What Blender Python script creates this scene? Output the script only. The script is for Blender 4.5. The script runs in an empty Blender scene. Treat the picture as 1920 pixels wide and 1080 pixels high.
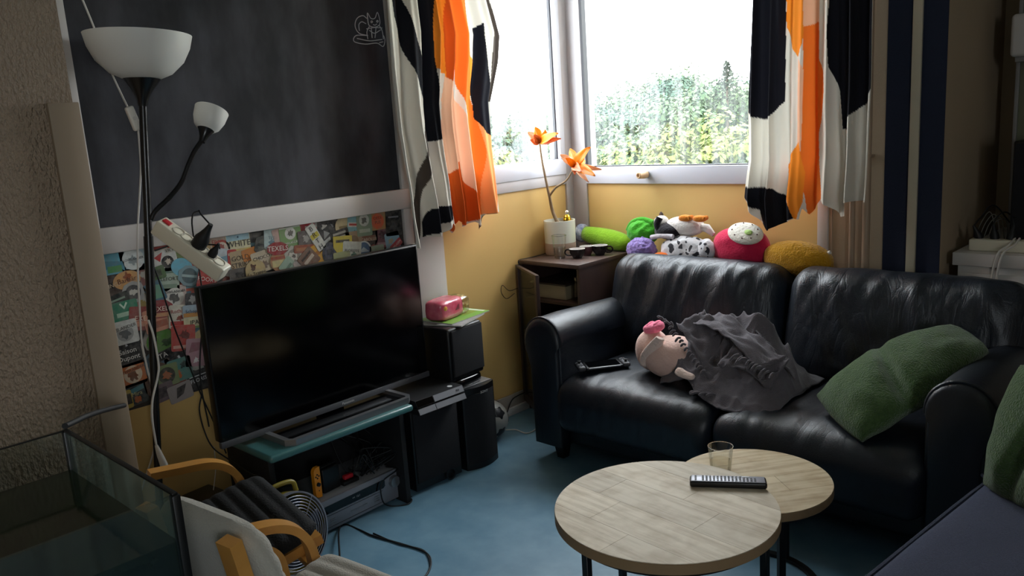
import bpy, bmesh, math, random
from mathutils import Vector, Matrix, noise
random.seed(11)
scene = bpy.context.scene
C = scene.collection
PI = math.pi
R = math.radians

# ---------------------------------------------------------------- camera
YAW, PITCH, ROLL, FPX, CAMZ = R(-44.10), R(11.3455), R(-3.73), 1543.2, 1.6
fwd = Vector((math.sin(YAW)*math.cos(PITCH), math.cos(YAW)*math.cos(PITCH), -math.sin(PITCH)))
rt0 = Vector((math.cos(YAW), -math.sin(YAW), 0))
up0 = rt0.cross(fwd)
rgt = math.cos(ROLL)*rt0 + math.sin(ROLL)*up0
upv = -math.sin(ROLL)*rt0 + math.cos(ROLL)*up0
cam_d = bpy.data.cameras.new('camera')
cam = bpy.data.objects.new('camera', cam_d)
C.objects.link(cam)
cam.matrix_world = Matrix(((rgt.x, upv.x, -fwd.x, 0), (rgt.y, upv.y, -fwd.y, 0), (rgt.z, upv.z, -fwd.z, CAMZ), (0, 0, 0, 1)))
cam_d.sensor_width = 36
cam_d.lens = 36*FPX/1920
cam_d.clip_start = 0.02
cam_d.clip_end = 500
scene.camera = cam

# ---------------------------------------------------------------- world, lights, exposure
world = bpy.data.worlds.new('overcast_sky')
scene.world = world
world.use_nodes = True
bg = world.node_tree.nodes['Background']
bg.inputs['Color'].default_value = (0.88, 0.95, 1.0, 1)
bg.inputs['Strength'].default_value = 1.0
scene.view_settings.view_transform = 'Standard'
scene.view_settings.look = 'None'
scene.view_settings.exposure = 4.0
scene.view_settings.gamma = 1
scene.view_settings.use_curve_mapping = False

scene.cycles.max_bounces = 8
scene.cycles.glossy_bounces = 3
scene.cycles.transparent_max_bounces = 8

def portal(name, loc, rot, sx, sy):
    l = bpy.data.lights.new(name, 'AREA')
    l.shape = 'RECTANGLE'; l.size = sx; l.size_y = sy
    l.cycles.is_portal = True
    o = bpy.data.objects.new(name, l)
    o.location = loc; o.rotation_euler = rot
    C.objects.link(o)
# daylight portals in the openings (sampling aid only)
portal('window_daylight', (-2.3, 3.87, 1.9), (R(-90), 0, 0), 1.36, 1.2)
portal('side_window_daylight', (-3.2, 3.18, 1.9), (0, R(-90), 0), 1.2, 0.96)
portal('added_window_daylight', (2.34, -1.0, 1.7), (0, R(90), 0), 1.0, 1.1)  # opening of the unseen window added as fill light

# ---------------------------------------------------------------- pixel rays -> real points (measuring helpers)
def ray(px, py):
    return rgt*((px-960)/FPX) - upv*((py-540)/FPX) + fwd
def onx(px, py, X):
    d = ray(px, py); return Vector((0, 0, CAMZ)) + d*(X/d.x)
def ony(px, py, Y):
    d = ray(px, py); return Vector((0, 0, CAMZ)) + d*(Y/d.y)
def onz(px, py, z):
    d = ray(px, py); return Vector((0, 0, CAMZ)) + d*((z-CAMZ)/d.z)

# ---------------------------------------------------------------- materials
def lin(c):
    if isinstance(c, str):
        c = [int(c[i:i+2], 16)/255 for i in (0, 2, 4)]
    return tuple((x/12.92 if x <= 0.04045 else ((x+0.055)/1.055)**2.4) for x in c) + (1,)
MATS = {}
def mat(name, col, rough=0.6, metal=0.0, spec=0.5, bump=None, var=None, sheen=0, coat=0, aniso=None, transl=0, attr=None, stretch=None, alpha=None):
    """bump=(scale,strength[,detail]); var=(scale,amount,second colour)"""
    if name in MATS: return MATS[name]
    m = bpy.data.materials.new(name); m.use_nodes = True
    nt = m.node_tree; N = nt.nodes; L = nt.links
    b = N['Principled BSDF']; out = N['Material Output']
    b.inputs['Base Color'].default_value = lin(col)
    b.inputs['Roughness'].default_value = rough
    b.inputs['Metallic'].default_value = metal
    b.inputs['Specular IOR Level'].default_value = spec
    if sheen:
        b.inputs['Sheen Weight'].default_value = sheen
        b.inputs['Sheen Roughness'].default_value = 0.5
    if coat:
        b.inputs['Coat Weight'].default_value = coat
        b.inputs['Coat Roughness'].default_value = 0.08
    tc = N.new('ShaderNodeTexCoord'); src = tc.outputs['Object']
    if stretch:
        mp = N.new('ShaderNodeMapping'); mp.inputs['Scale'].default_value = stretch
        L.new(src, mp.inputs['Vector']); src = mp.outputs['Vector']
    if attr:
        a = N.new('ShaderNodeAttribute'); a.attribute_name = attr
        L.new(a.outputs['Color'], b.inputs['Base Color'])
    if var:
        n = N.new('ShaderNodeTexNoise'); n.inputs['Scale'].default_value = var[0]; n.inputs['Detail'].default_value = 5
        L.new(src, n.inputs['Vector'])
        rp = N.new('ShaderNodeValToRGB'); rp.color_ramp.elements[0].position = 0.35; rp.color_ramp.elements[1].position = 0.68
        rp.color_ramp.elements[0].color = lin(col); rp.color_ramp.elements[1].color = lin(var[2])
        mx = N.new('ShaderNodeMix'); mx.data_type = 'RGBA'; mx.inputs[0].default_value = var[1]
        mx.inputs[6].default_value = lin(col)
        L.new(n.outputs['Fac'], rp.inputs['Fac']); L.new(rp.outputs['Color'], mx.inputs[7])
        L.new(mx.outputs[2], b.inputs['Base Color'])
    if bump:
        n = N.new('ShaderNodeTexNoise'); n.inputs['Scale'].default_value = bump[0]; n.inputs['Detail'].default_value = bump[2] if len(bump) > 2 else 3
        L.new(src, n.inputs['Vector'])
        bp = N.new('ShaderNodeBump'); bp.inputs['Strength'].default_value = bump[1]; bp.inputs['Distance'].default_value = 0.01
        L.new(n.outputs['Fac'], bp.inputs['Height']); L.new(bp.outputs['Normal'], b.inputs['Normal'])
    if transl:
        t = N.new('ShaderNodeBsdfTranslucent'); mxs = N.new('ShaderNodeMixShader'); mxs.inputs[0].default_value = transl
        if attr: L.new(a.outputs['Color'], t.inputs['Color'])
        else: t.inputs['Color'].default_value = lin(col)
        L.new(b.outputs[0], mxs.inputs[1]); L.new(t.outputs[0], mxs.inputs[2]); L.new(mxs.outputs[0], out.inputs['Surface'])
    MATS[name] = m
    return m
def thin_glass(name, tint=(1, 1, 1), refl=0.06, dirt=0.0, dirtcol=(0.8, 0.85, 0.85), rough=0.0, fres=0.35):
    m = bpy.data.materials.new(name); m.use_nodes = True
    nt = m.node_tree; N = nt.nodes; L = nt.links
    for n in list(N):
        if n.type == 'BSDF_PRINCIPLED': N.remove(n)
    out = N['Material Output']
    t = N.new('ShaderNodeBsdfTransparent'); t.inputs['Color'].default_value = (*tint, 1)
    g = N.new('ShaderNodeBsdfGlossy'); g.inputs['Roughness'].default_value = rough
    lw = N.new('ShaderNodeLayerWeight'); lw.inputs['Blend'].default_value = 0.25
    ml = N.new('ShaderNodeMath'); ml.operation = 'MULTIPLY_ADD'; ml.inputs[1].default_value = fres; ml.inputs[2].default_value = refl
    L.new(lw.outputs['Fresnel'], ml.inputs[0])
    mx = N.new('ShaderNodeMixShader')
    L.new(ml.outputs[0], mx.inputs[0]); L.new(t.outputs[0], mx.inputs[1]); L.new(g.outputs[0], mx.inputs[2])
    last = mx
    if dirt:
        d = N.new('ShaderNodeBsdfTranslucent'); d.inputs['Color'].default_value = (*dirtcol, 1)
        tc = N.new('ShaderNodeTexCoord'); mp = N.new('ShaderNodeMapping'); mp.inputs['Scale'].default_value = (14, 14, 1.2)
        nz = N.new('ShaderNodeTexNoise'); nz.inputs['Scale'].default_value = 2.0; nz.inputs['Detail'].default_value = 6
        L.new(tc.outputs['Object'], mp.inputs[0]); L.new(mp.outputs[0], nz.inputs['Vector'])
        mm = N.new('ShaderNodeMapRange'); mm.inputs[1].default_value = .35; mm.inputs[2].default_value = .75; mm.inputs[4].default_value = dirt
        L.new(nz.outputs['Fac'], mm.inputs[0])
        m2 = N.new('ShaderNodeMixShader')
        L.new(mm.outputs[0], m2.inputs[0]); L.new(mx.outputs[0], m2.inputs[1]); L.new(d.outputs[0], m2.inputs[2])
        last = m2
    L.new(last.outputs[0], out.inputs['Surface'])
    MATS[name] = m
    return m

# ---------------------------------------------------------------- mesh builder
WM = {}
def spline(pts, n=8, closed=False):
    P = [Vector(p) for p in pts]; out = []
    k = len(P); rng = k if closed else k-1
    for i in range(rng):
        if closed: p0, p1, p2, p3 = P[(i-1) % k], P[i], P[(i+1) % k], P[(i+2) % k]
        else:
            p1, p2 = P[i], P[i+1]
            p0 = P[i-1] if i else p1*2-p2
            p3 = P[i+2] if i+2 < k else p2*2-p1
        for j in range(n):
            t = j/n
            out.append(0.5*((2*p1)+(p2-p0)*t+(2*p0-5*p1+4*p2-p3)*t*t+(3*p1-p0-3*p2+p3)*t**3))
    if not closed: out.append(P[-1].copy())
    return out
def rotm(rx=0, ry=0, rz=0):
    return Matrix.Rotation(rz, 4, 'Z') @ Matrix.Rotation(ry, 4, 'Y') @ Matrix.Rotation(rx, 4, 'X')
def T(x, y, z): return Matrix.Translation((x, y, z))
class MB:
    def __init__(s): s.v = []; s.f = []; s.cols = None
    def add(s, vs, fs, M=None):
        o = len(s.v)
        s.v += [(M @ Vector(p)) if M else Vector(p) for p in vs]
        s.f += [tuple(i+o for i in f) for f in fs]
        return s
    def box(s, lo, hi, r=0, seg=2, M=None):
        lo, hi = Vector(lo), Vector(hi); c = (lo+hi)/2; d = hi-lo
        bm = bmesh.new(); bmesh.ops.create_cube(bm, size=1)
        for v in bm.verts: v.co = Vector((v.co.x*d.x, v.co.y*d.y, v.co.z*d.z))+c
        if r: bmesh.ops.bevel(bm, geom=list(bm.edges), offset=min(r, min(d)*0.49), segments=seg, profile=0.5, affect='EDGES')
        bm.verts.index_update()
        s.add([v.co.copy() for v in bm.verts], [[v.index for v in f.verts] for f in bm.faces], M)
        bm.free(); return s
    def cbox(s, c, d, r=0, seg=2, M=None):
        c, d = Vector(c), Vector(d); return s.box(c-d/2, c+d/2, r, seg, M)
    def tube(s, pts, r, n=8, closed=False, M=None, flat=None):
        P = [Vector(p) for p in pts]; k = len(P)
        rad = r if isinstance(r, (list, tuple)) else [r]*k
        tang = []
        for i in range(k):
            a = P[i-1] if (i or closed) else P[i]
            b = P[(i+1) % k] if (i < k-1 or closed) else P[i]
            t = b-a; tang.append(t.normalized() if t.length > 1e-9 else Vector((0, 0, 1)))
        u = tang[0].orthogonal().normalized(); vs = []; fs = []
        for i in range(k):
            t = tang[i]; u = (u-t*u.dot(t))
            u = u.normalized() if u.length > 1e-6 else t.orthogonal().normalized()
            w = t.cross(u)
            for j in range(n):
                a = 2*PI*j/n
                vs.append(P[i]+(u*math.cos(a)+w*math.sin(a)*(flat or 1))*rad[i])
        for i in range(k if closed else k-1):
            i2 = (i+1) % k
            for j in range(n):
                fs.append((i*n+j, i*n+(j+1) % n, i2*n+(j+1) % n, i2*n+j))
        if not closed:
            fs.append(tuple(range(n-1, -1, -1))); fs.append(tuple((k-1)*n+j for j in range(n)))
        return s.add(vs, fs, M)
    def lathe(s, prof, n=32, M=None, cap=True):
        vs = []; fs = []; k = len(prof)
        for r, z in prof:
            for j in range(n):
                a = 2*PI*j/n; vs.append((r*math.cos(a), r*math.sin(a), z))
        for i in range(k-1):
            for j in range(n): fs.append((i*n+j, i*n+(j+1) % n, (i+1)*n+(j+1) % n, (i+1)*n+j))
        if cap:
            fs.append(tuple(range(n-1, -1, -1))); fs.append(tuple((k-1)*n+j for j in range(n)))
        return s.add(vs, fs, M)
    def prism(s, poly, d0, d1, M=None):
        """poly in local xy, extruded in z from d0 to d1"""
        n = len(poly); vs = [(x, y, d0) for x, y in poly]+[(x, y, d1) for x, y in poly]
        fs = [tuple(range(n-1, -1, -1)), tuple(range(n, 2*n))]+[(i, (i+1) % n, n+(i+1) % n, n+i) for i in range(n)]
        return s.add(vs, fs, M)
    def grid(s, fn, nu, nv, cu=False, cv=False, M=None):
        vs = [fn(i/(nu if cu else nu-1), j/(nv if cv else nv-1)) for j in range(nv) for i in range(nu)]; fs = []
        for j in range(nv if cv else nv-1):
            for i in range(nu if cu else nu-1):
                i2 = (i+1) % nu; j2 = (j+1) % nv
                fs.append((j*nu+i, j*nu+i2, j2*nu+i2, j2*nu+i))
        return s.add(vs, fs, M)
    def ribbon(s, path, nrm_w, width, thick, M=None):
        """sweep of a rectangle: path in 3D, nrm_w the constant width axis"""
        P = [Vector(p) for p in path]; w = Vector(nrm_w).normalized()*width/2; vs = []; fs = []
        k = len(P)
        for i in range(k):
            t = (P[min(i+1, k-1)]-P[max(i-1, 0)]).normalized(); nn = t.cross(w).normalized()*thick/2
            vs += [P[i]-w-nn, P[i]+w-nn, P[i]+w+nn, P[i]-w+nn]
        for i in range(k-1):
            for j in range(4): fs.append((i*4+j, i*4+(j+1) % 4, i*4+4+(j+1) % 4, i*4+4+j))
        fs.append((3, 2, 1, 0)); fs.append(tuple((k-1)*4+j for j in range(4)))
        return s.add(vs, fs, M)
    def blob(s, c, rad, e=(1, 1), n=32, M=None, noise_amp=0, noise_scale=3, seed=0, flat_bottom=None):
        """superellipsoid; e<1 gives boxier shapes"""
        def sp(x, p): return math.copysign(abs(x)**p, x)
        c = Vector(c); m = n//2+1; vs = []; fs = []
        for i in range(m):
            ph = -PI/2+PI*i/(m-1)
            for j in range(n):
                th = 2*PI*j/n
                p = Vector((rad[0]*sp(math.cos(ph), e[0])*sp(math.cos(th), e[1]), rad[1]*sp(math.cos(ph), e[0])*sp(math.sin(th), e[1]), rad[2]*sp(math.sin(ph), e[0])))
                if noise_amp:
                    q = p.normalized() if p.length > 1e-9 else Vector((0, 0, 1))
                    p += q*noise_amp*noise.noise(p*noise_scale+Vector((seed, seed*1.7, 3)))
                if flat_bottom is not None and p.z < flat_bottom: p.z = flat_bottom
                vs.append(c+p)
        for i in range(m-1):
            for j in range(n): fs.append((i*n+j, i*n+(j+1) % n, (i+1)*n+(j+1) % n, (i+1)*n+j))
        return s.add(vs, fs, M)
    def build(s, name, m, parent=None, smooth=True, local=False, angle=40, sub=0, solid=0):
        me = bpy.data.meshes.new(name)
        vs = s.v
        if parent is not None and not local:
            inv = WM[parent.name].inverted(); vs = [inv @ p for p in vs]
        me.from_pydata([tuple(p) for p in vs], [], s.f); me.validate(); me.update()
        if s.cols is not None:
            at = me.color_attributes.new('print', 'FLOAT_COLOR', 'POINT')
            at.data.foreach_set('color', [x for c in s.cols for x in c])
        bm = bmesh.new(); bm.from_mesh(me)
        bmesh.ops.recalc_face_normals(bm, faces=bm.faces); bm.to_mesh(me); bm.free()
        if smooth:
            me.polygons.foreach_set('use_smooth', [True]*len(me.polygons)); me.set_sharp_from_angle(angle=R(angle))
        me.materials.append(m)
        o = bpy.data.objects.new(name, me); C.objects.link(o)
        if parent is not None:
            o.parent = parent; WM[o.name] = WM[parent.name]
        else: WM[o.name] = Matrix.Identity(4)
        if solid:
            md = o.modifiers.new('thickness', 'SOLIDIFY'); md.thickness = solid; md.offset = 0
        if sub:
            md = o.modifiers.new('smooth', 'SUBSURF'); md.levels = sub; md.render_levels = sub
        return o
def thing(name, label, cat, loc=(0, 0, 0), rz=0, group=None):
    o = bpy.data.objects.new(name, None); C.objects.link(o)
    o.empty_display_size = 0.05
    o.location = loc; o.rotation_euler = (0, 0, rz)
    WM[o.name] = Matrix.Translation(Vector(loc)) @ Matrix.Rotation(rz, 4, 'Z')
    o['label'] = label; o['category'] = cat
    if group: o['group'] = group
    return o
def tag(o, label, cat, group=None):
    o['label'] = label; o['category'] = cat
    if group: o['group'] = group
    return o
def structure(o):
    o['kind'] = 'structure'; return o
def recentre(o):
    """put the origin of a single-mesh thing at its base"""
    me = o.data; n = len(me.vertices)
    xs = [v.co.x for v in me.vertices]; ys = [v.co.y for v in me.vertices]; zs = [v.co.z for v in me.vertices]
    c = Vector(((min(xs)+max(xs))/2, (min(ys)+max(ys))/2, min(zs)))
    me.transform(Matrix.Translation(-c)); o.location = c; WM[o.name] = Matrix.Translation(c)
    return o
def text_geo(body, size, ext=0.0003, align='CENTER'):
    cu = bpy.data.curves.new('lettering', 'FONT'); cu.body = body; cu.size = size; cu.align_x = align; cu.align_y = 'CENTER'
    cu.resolution_u = 2; cu.extrude = ext
    to = bpy.data.objects.new('lettering', cu)
    me = bpy.data.meshes.new_from_object(to)
    r = ([v.co.copy() for v in me.vertices], [tuple(p.vertices) for p in me.polygons])
    bpy.data.objects.remove(to); bpy.data.curves.remove(cu); bpy.data.meshes.remove(me)
    return r
# ================================================================ STRUCTURE
XL, YB, XP = -3.09, 3.76, -2.62       # window-bay wall, back wall, protruding wall
CEIL = 2.62
m_floor = mat('blue_linoleum', '61879d', 0.42, spec=0.35, var=(9, 0.55, '7c9fb2'), bump=(60, 0.03))
m_yellow = mat('yellow_paint', 'd2ae6c', 0.55, bump=(40, 0.04))
m_beige = mat('beige_wall', 'b09c82', 0.8, bump=(90, 0.12))
m_white = mat('white_paint', 'd3cdc9', 0.42, bump=(30, 0.03))
m_frame = mat('window_paint', 'c6c9d4', 0.4)
m_grey_frame = mat('grey_window_paint', 'b4b0b2', 0.45)
m_dark = mat('dark_gasket', '2c2c30', 0.6)
m_ceil = mat('ceiling_paint', 'e4e0d8', 0.8)
m_black = mat('black_plastic', '0d0d0f', 0.38)
m_blackmatte = mat('black_matte', '101012', 0.7)
m_rubber = mat('black_rubber', '0b0b0c', 0.55)
# stucco
m_stucco = mat('beige_stucco', 'a08b75', 0.75)
nt = m_stucco.node_tree; N = nt.nodes; L = nt.links
tc = N.new('ShaderNodeTexCoord'); mp = N.new('ShaderNodeMapping'); mp.inputs['Scale'].default_value = (1, 1, 0.6)
nz = N.new('ShaderNodeTexNoise'); nz.inputs['Scale'].default_value = 105; nz.inputs['Detail'].default_value = 3
rp = N.new('ShaderNodeValToRGB'); rp.color_ramp.elements[0].position = .28; rp.color_ramp.elements[1].position = .74
bp = N.new('ShaderNodeBump'); bp.inputs['Strength'].default_value = 1.0; bp.inputs['Distance'].default_value = 0.012
L.new(tc.outputs['Object'], mp.inputs[0]); L.new(mp.outputs[0], nz.inputs['Vector']); L.new(nz.outputs['Fac'], rp.inputs[0])
L.new(rp.outputs[0], bp.inputs['Height']); L.new(bp.outputs[0], N['Principled BSDF'].inputs['Normal'])

X1, Y0 = 2.3, -3.2
YA = 4.62                              # back of the alcove on the right
XA = ony(1771, 250, YB).x
structure(MB().box((XL-.15, Y0-.1, -.1), (X1+.1, YB+.12, 0)).box((-1.57, YB+.12, -.1), (X1+.1, YA+.1, 0)).build('floor', m_floor, smooth=False))
structure(MB().box((XL-.15, Y0-.1, CEIL), (X1+.1, YB+.12, CEIL+.1)).box((-1.57, YB+.12, CEIL), (X1+.1, YA+.1, CEIL+.1)).build('ceiling', m_ceil, smooth=False))
# protruding stuccoed wall on the left, reaching towards the camera
YP = 0.926
wp = structure(MB().box((XL-.15, Y0-.1, 0), (XP, YP-.012, CEIL)).build('wall_left', m_stucco, smooth=False))
m_trimwood = mat('pale_trim_wood', '94816b', 0.6, bump=(25, 0.08), stretch=(1, 1, .08))
structure(MB().box((XP-.004, YP-.085, 0), (XP+.016, YP, 1.739), .003).build('trim_1', m_trimwood))
# bay wall (behind blackboard, coasters, TV)
wb = structure(MB().box((XL-.12, YP-.02, 0), (XL, 2.70, CEIL)).build('wall_bay', m_yellow, smooth=False))
structure(MB().box((XL-.12, 2.70, 0), (XL-.006, YB+.1, 1.231)).build('wall_bay_parapet', m_yellow, smooth=False))
structure(MB().box((XL-.12, 2.70, 2.5), (XL, YB+.12, CEIL)).build('wall_bay_lintel', m_beige, smooth=False))
# back wall
structure(MB().box((XL-.12, YB+.006, 0), (-1.62, YB+.12, 1.228)).build('wall_back_parapet', m_yellow, smooth=False))
structure(MB().box((XL-.12, YB, 2.5), (-1.57, YB+.12, CEIL)).build('wall_back_lintel', m_beige, smooth=False))
structure(MB().box((-1.57, YB, 0), (XA, YA+.1, CEIL)).build('wall_back', m_beige, smooth=False))
structure(MB().box((XA, YA, 0), (X1+.1, YA+.1, CEIL)).build('wall_alcove', m_beige, smooth=False))
# right wall with an unseen window, added to brighten the room
wr_ = MB()
for lo, hi in (((X1, Y0-.1, 0), (X1+.1, -1.55, CEIL)), ((X1, -.45, 0), (X1+.1, YA, CEIL)), ((X1, -1.55, 0), (X1+.1, -.45, 1.2)), ((X1, -1.55, 2.2), (X1+.1, -.45, CEIL))): wr_.box(lo, hi)
structure(wr_.build('wall_right', m_beige, smooth=False))
structure(MB().box((XP, Y0-.1, 0), (X1, Y0, CEIL)).build('wall_rear', m_beige, smooth=False))
# posts and rails of the bay
structure(MB().box((XL, 2.52, 0), (XL+.022, 2.70, CEIL), .003).build('trim_2', m_white))
structure(MB().box((XL-.1, 3.692, 0), (XL+.006, YB+.1, 2.5), .003).box((XL-.1, YB-.006, 0), (-2.985, YB+.1, 2.5), .003).build('trim_3', m_grey_frame))
structure(MB().box((-1.62, YB-.012, 0), (-1.57, YB+.1, CEIL), .003).build('trim_4', m_white))
# baseboards: grey upper moulding and white lower strip
m_bb = mat('grey_baseboard', 'a79d92', 0.5)
bb = structure(MB().box((XL, 2.70, .045), (XL+.012, YB, .115), .003).build('baseboard_left', m_bb))
MB().box((XL, 2.70, 0), (XL+.022, YB, .045), .003).build('lower_strip', m_white, bb)
bb = structure(MB().box((XL+.01, YB-.012, .045), (XA, YB, .115), .003).build('baseboard_back', m_bb))
MB().box((XL+.02, YB-.022, 0), (XA, YB, .045), .003).build('lower_strip', m_white, bb)

# windows
g_win = thin_glass('dirty_window_glass', refl=0.01, dirt=0.06, fres=.10)
w1 = structure(MB().box((XL-.09, 2.70, 1.231), (XL+.004, 3.692, 1.289), .003).build('window_1', m_grey_frame))
sash = MB()
sash.box((XL-.07, 2.70, 1.289), (XL+.012, 3.692, 1.378), .004)
sash.box((XL-.07, 3.648, 1.378), (XL+.012, 3.690, 2.5), .004)
sash.box((XL-.07, 2.70, 1.378), (XL+.012, 2.75, 2.5), .004)
sash.box((XL-.07, 2.75, 2.43), (XL+.012, 3.648, 2.5), .004)
sash.build('sash', m_frame, w1)
g = MB()
g.box((XL-.03, 3.640, 1.378), (XL-.012, 3.650, 2.43)); g.box((XL-.03, 2.75, 1.374), (XL-.012, 3.648, 1.38))
g.build('gasket', m_dark, w1)
MB().box((XL-.03, 2.75, 1.376), (XL-.026, 3.648, 2.43)).build('pane', g_win, w1, smooth=False)
w2 = structure(MB().box((-2.985, YB-.01, 1.228), (-1.62, YB+.07, 1.322), .004).box((-2.985, YB-.01, 2.43), (-1.62, YB+.07, 2.5), .004).box((-1.67, YB-.01, 1.322), (-1.62, YB+.07, 2.43), .004).build('window_2', m_frame))
g = MB(); g.box((-2.985, YB-.004, 1.322), (-2.968, YB+.03, 2.43)); g.box((-2.985, YB+.012, 1.322), (-1.67, YB+.03, 1.328))
g.build('gasket', m_dark, w2)
MB().box((-2.97, YB+.026, 1.324), (-1.67, YB+.03, 2.43)).build('pane', g_win, w2, smooth=False)
w3 = MB()  # frame of the added fill window, out of view
for lo, hi in (((X1+.02, -1.55, 1.2), (X1+.08, -.45, 1.25)), ((X1+.02, -1.55, 2.15), (X1+.08, -.45, 2.2)), ((X1+.02, -1.55, 1.25), (X1+.08, -1.5, 2.15)), ((X1+.02, -.5, 1.25), (X1+.08, -.45, 2.15))): w3.box(lo, hi, .003)
w3 = structure(w3.build('added_fill_window', m_frame))
MB().box((X1+.048, -1.5, 1.25), (X1+.052, -.5, 2.15)).build('pane', g_win, w3, smooth=False)
# wooden peg used as the window knob
pk = ony(1210, 327, YB-.01)
kn = MB(); kn.lathe([(.0, 0), (.019, 0), (.021, .02), (.018, .06), (.014, .064), (.0095, .064), (.0095, .05), (0, .05)], 20, T(pk.x+.01, YB-.012, pk.z) @ rotm(R(90), 0, R(-12)), cap=False)
tag(kn.build('window_knob', mat('turned_wood', 'cfae87', .5)), 'pale wooden peg knob on the white window rail', 'knob')
# right part of the back wall: dark blue strips, pale batten, heating pipes
m_blue = mat('navy_wallpaper', '1a2238', 0.9, bump=(140, .2))
xs = [ony(1661, 250, YB).x, ony(1771, 250, YB).x, ony(1708, 250, YB).x, ony(1726, 250, YB).x]
structure(MB().box((xs[0], YB-.006, 0), (xs[1], YB, CEIL)).build('trim_5', m_blue, smooth=False))
structure(MB().box((xs[2], YB-.022, 0), (xs[3], YB-.006, CEIL), .003).build('trim_6', mat('cream_batten', 'b8b09a', .5)))
m_pipe = mat('painted_pipe', 'a8917a', 0.45)
for i, px in enumerate((1597, 1623)):
    x = ony(px, 460, YB-.035).x
    p = MB(); p.tube([(x, YB-.035, 0.02), (x, YB-.035, CEIL)], .013 if i == 0 else .017, 14)
    for z in (.3, 1.35, 2.2): p.box((x-.02, YB-.05, z), (x+.02, YB, z+.012), .002)
    tag(p.build('heating_pipe', m_pipe), ('thin' if i == 0 else 'thicker')+' brown painted vertical pipe '+('nearest the window post' if i == 0 else 'beside the navy wall strip'), 'pipe')
x = ony(1559, 450, YB).x
structure(MB().box((x-.004, YB-.006, 0), (x+.004, YB, CEIL)).build('trim_7', mat('pale_bead', 'c0ab95', .5), smooth=False))
# ================================================================ LARGE FURNITURE
def rgrid(half, r, res):
    """rounded box surface as dense grid, centred at 0"""
    h = Vector(half); key = {}; vs = []; fs = []
    nn = [max(2, int(round(2*h[i]/res))) for i in range(3)]
    def vid(p):
        k = (round(p[0], 5), round(p[1], 5), round(p[2], 5))
        if k not in key: key[k] = len(vs); vs.append(Vector(p))
        return key[k]
    for ax in range(3):
        a, b = [(1, 2), (2, 0), (0, 1)][ax]
        for s in (-1, 1):
            for i in range(nn[a]):
                for j in range(nn[b]):
                    q = []
                    for di, dj in ((0, 0), (1, 0), (1, 1), (0, 1)):
                        p = [0, 0, 0]; p[ax] = s*h[ax]; p[a] = -h[a]+2*h[a]*(i+di)/nn[a]; p[b] = -h[b]+2*h[b]*(j+dj)/nn[b]
                        q.append(vid(p))
                    fs.append(q if s > 0 else q[::-1])
    out = []
    for p in vs:
        q = Vector([max(-(h[i]-r), min(h[i]-r, p[i])) for i in range(3)])
        d = p-q
        out.append(q+d.normalized()*r if d.length > 1e-9 else p)
    return out, fs
def cushion(mb, half, r, res, fn, M=None):
    vs, fs = rgrid(half, r, res)
    return mb.add([fn(Vector(p)) for p in vs], fs, M)
def nz(x, y=0, z=0): return noise.noise(Vector((x, y, z)))
def ridge(x, y=0, z=0): return (1-abs(noise.noise(Vector((x, y, z))))*2)

m_leather = mat('black_leather', '10161f', 0.40, spec=0.6, bump=(320, 0.12), var=(6, .5, '18202b'))
m_leather_back = mat('worn_black_leather', '131a24', 0.41, spec=0.65, bump=(210, 0.14), var=(7, .6, '1e2834'))

def creases(m, sc, stretch, strength, dist):
    nt = m.node_tree; N = nt.nodes; L = nt.links; b = N['Principled BSDF']
    old = b.inputs['Normal'].links[0].from_node
    tc = N.new('ShaderNodeTexCoord'); mp = N.new('ShaderNodeMapping'); mp.inputs['Scale'].default_value = stretch
    n = N.new('ShaderNodeTexNoise'); n.inputs['Scale'].default_value = sc; n.inputs['Detail'].default_value = 5; n.inputs['Distortion'].default_value = 1.0
    sb = N.new('ShaderNodeMath'); sb.operation = 'SUBTRACT'; sb.inputs[1].default_value = .5
    ab = N.new('ShaderNodeMath'); ab.operation = 'ABSOLUTE'
    pw = N.new('ShaderNodeMath'); pw.operation = 'POWER'; pw.inputs[1].default_value = .5
    bp = N.new('ShaderNodeBump'); bp.inputs['Strength'].default_value = strength; bp.inputs['Distance'].default_value = dist
    L.new(tc.outputs['Object'], mp.inputs[0]); L.new(mp.outputs[0], n.inputs['Vector']); L.new(n.outputs['Fac'], sb.inputs[0]); L.new(sb.outputs[0], ab.inputs[0]); L.new(ab.outputs[0], pw.inputs[0])
    L.new(pw.outputs[0], bp.inputs['Height']); L.new(old.outputs[0], bp.inputs['Normal']); L.new(bp.outputs[0], b.inputs['Normal'])
creases(m_leather_back, 4.2, (2.6, 1, .75), .34, .016)
creases(m_leather, 7, (2.2, .7, 1), .2, .007)
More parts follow.
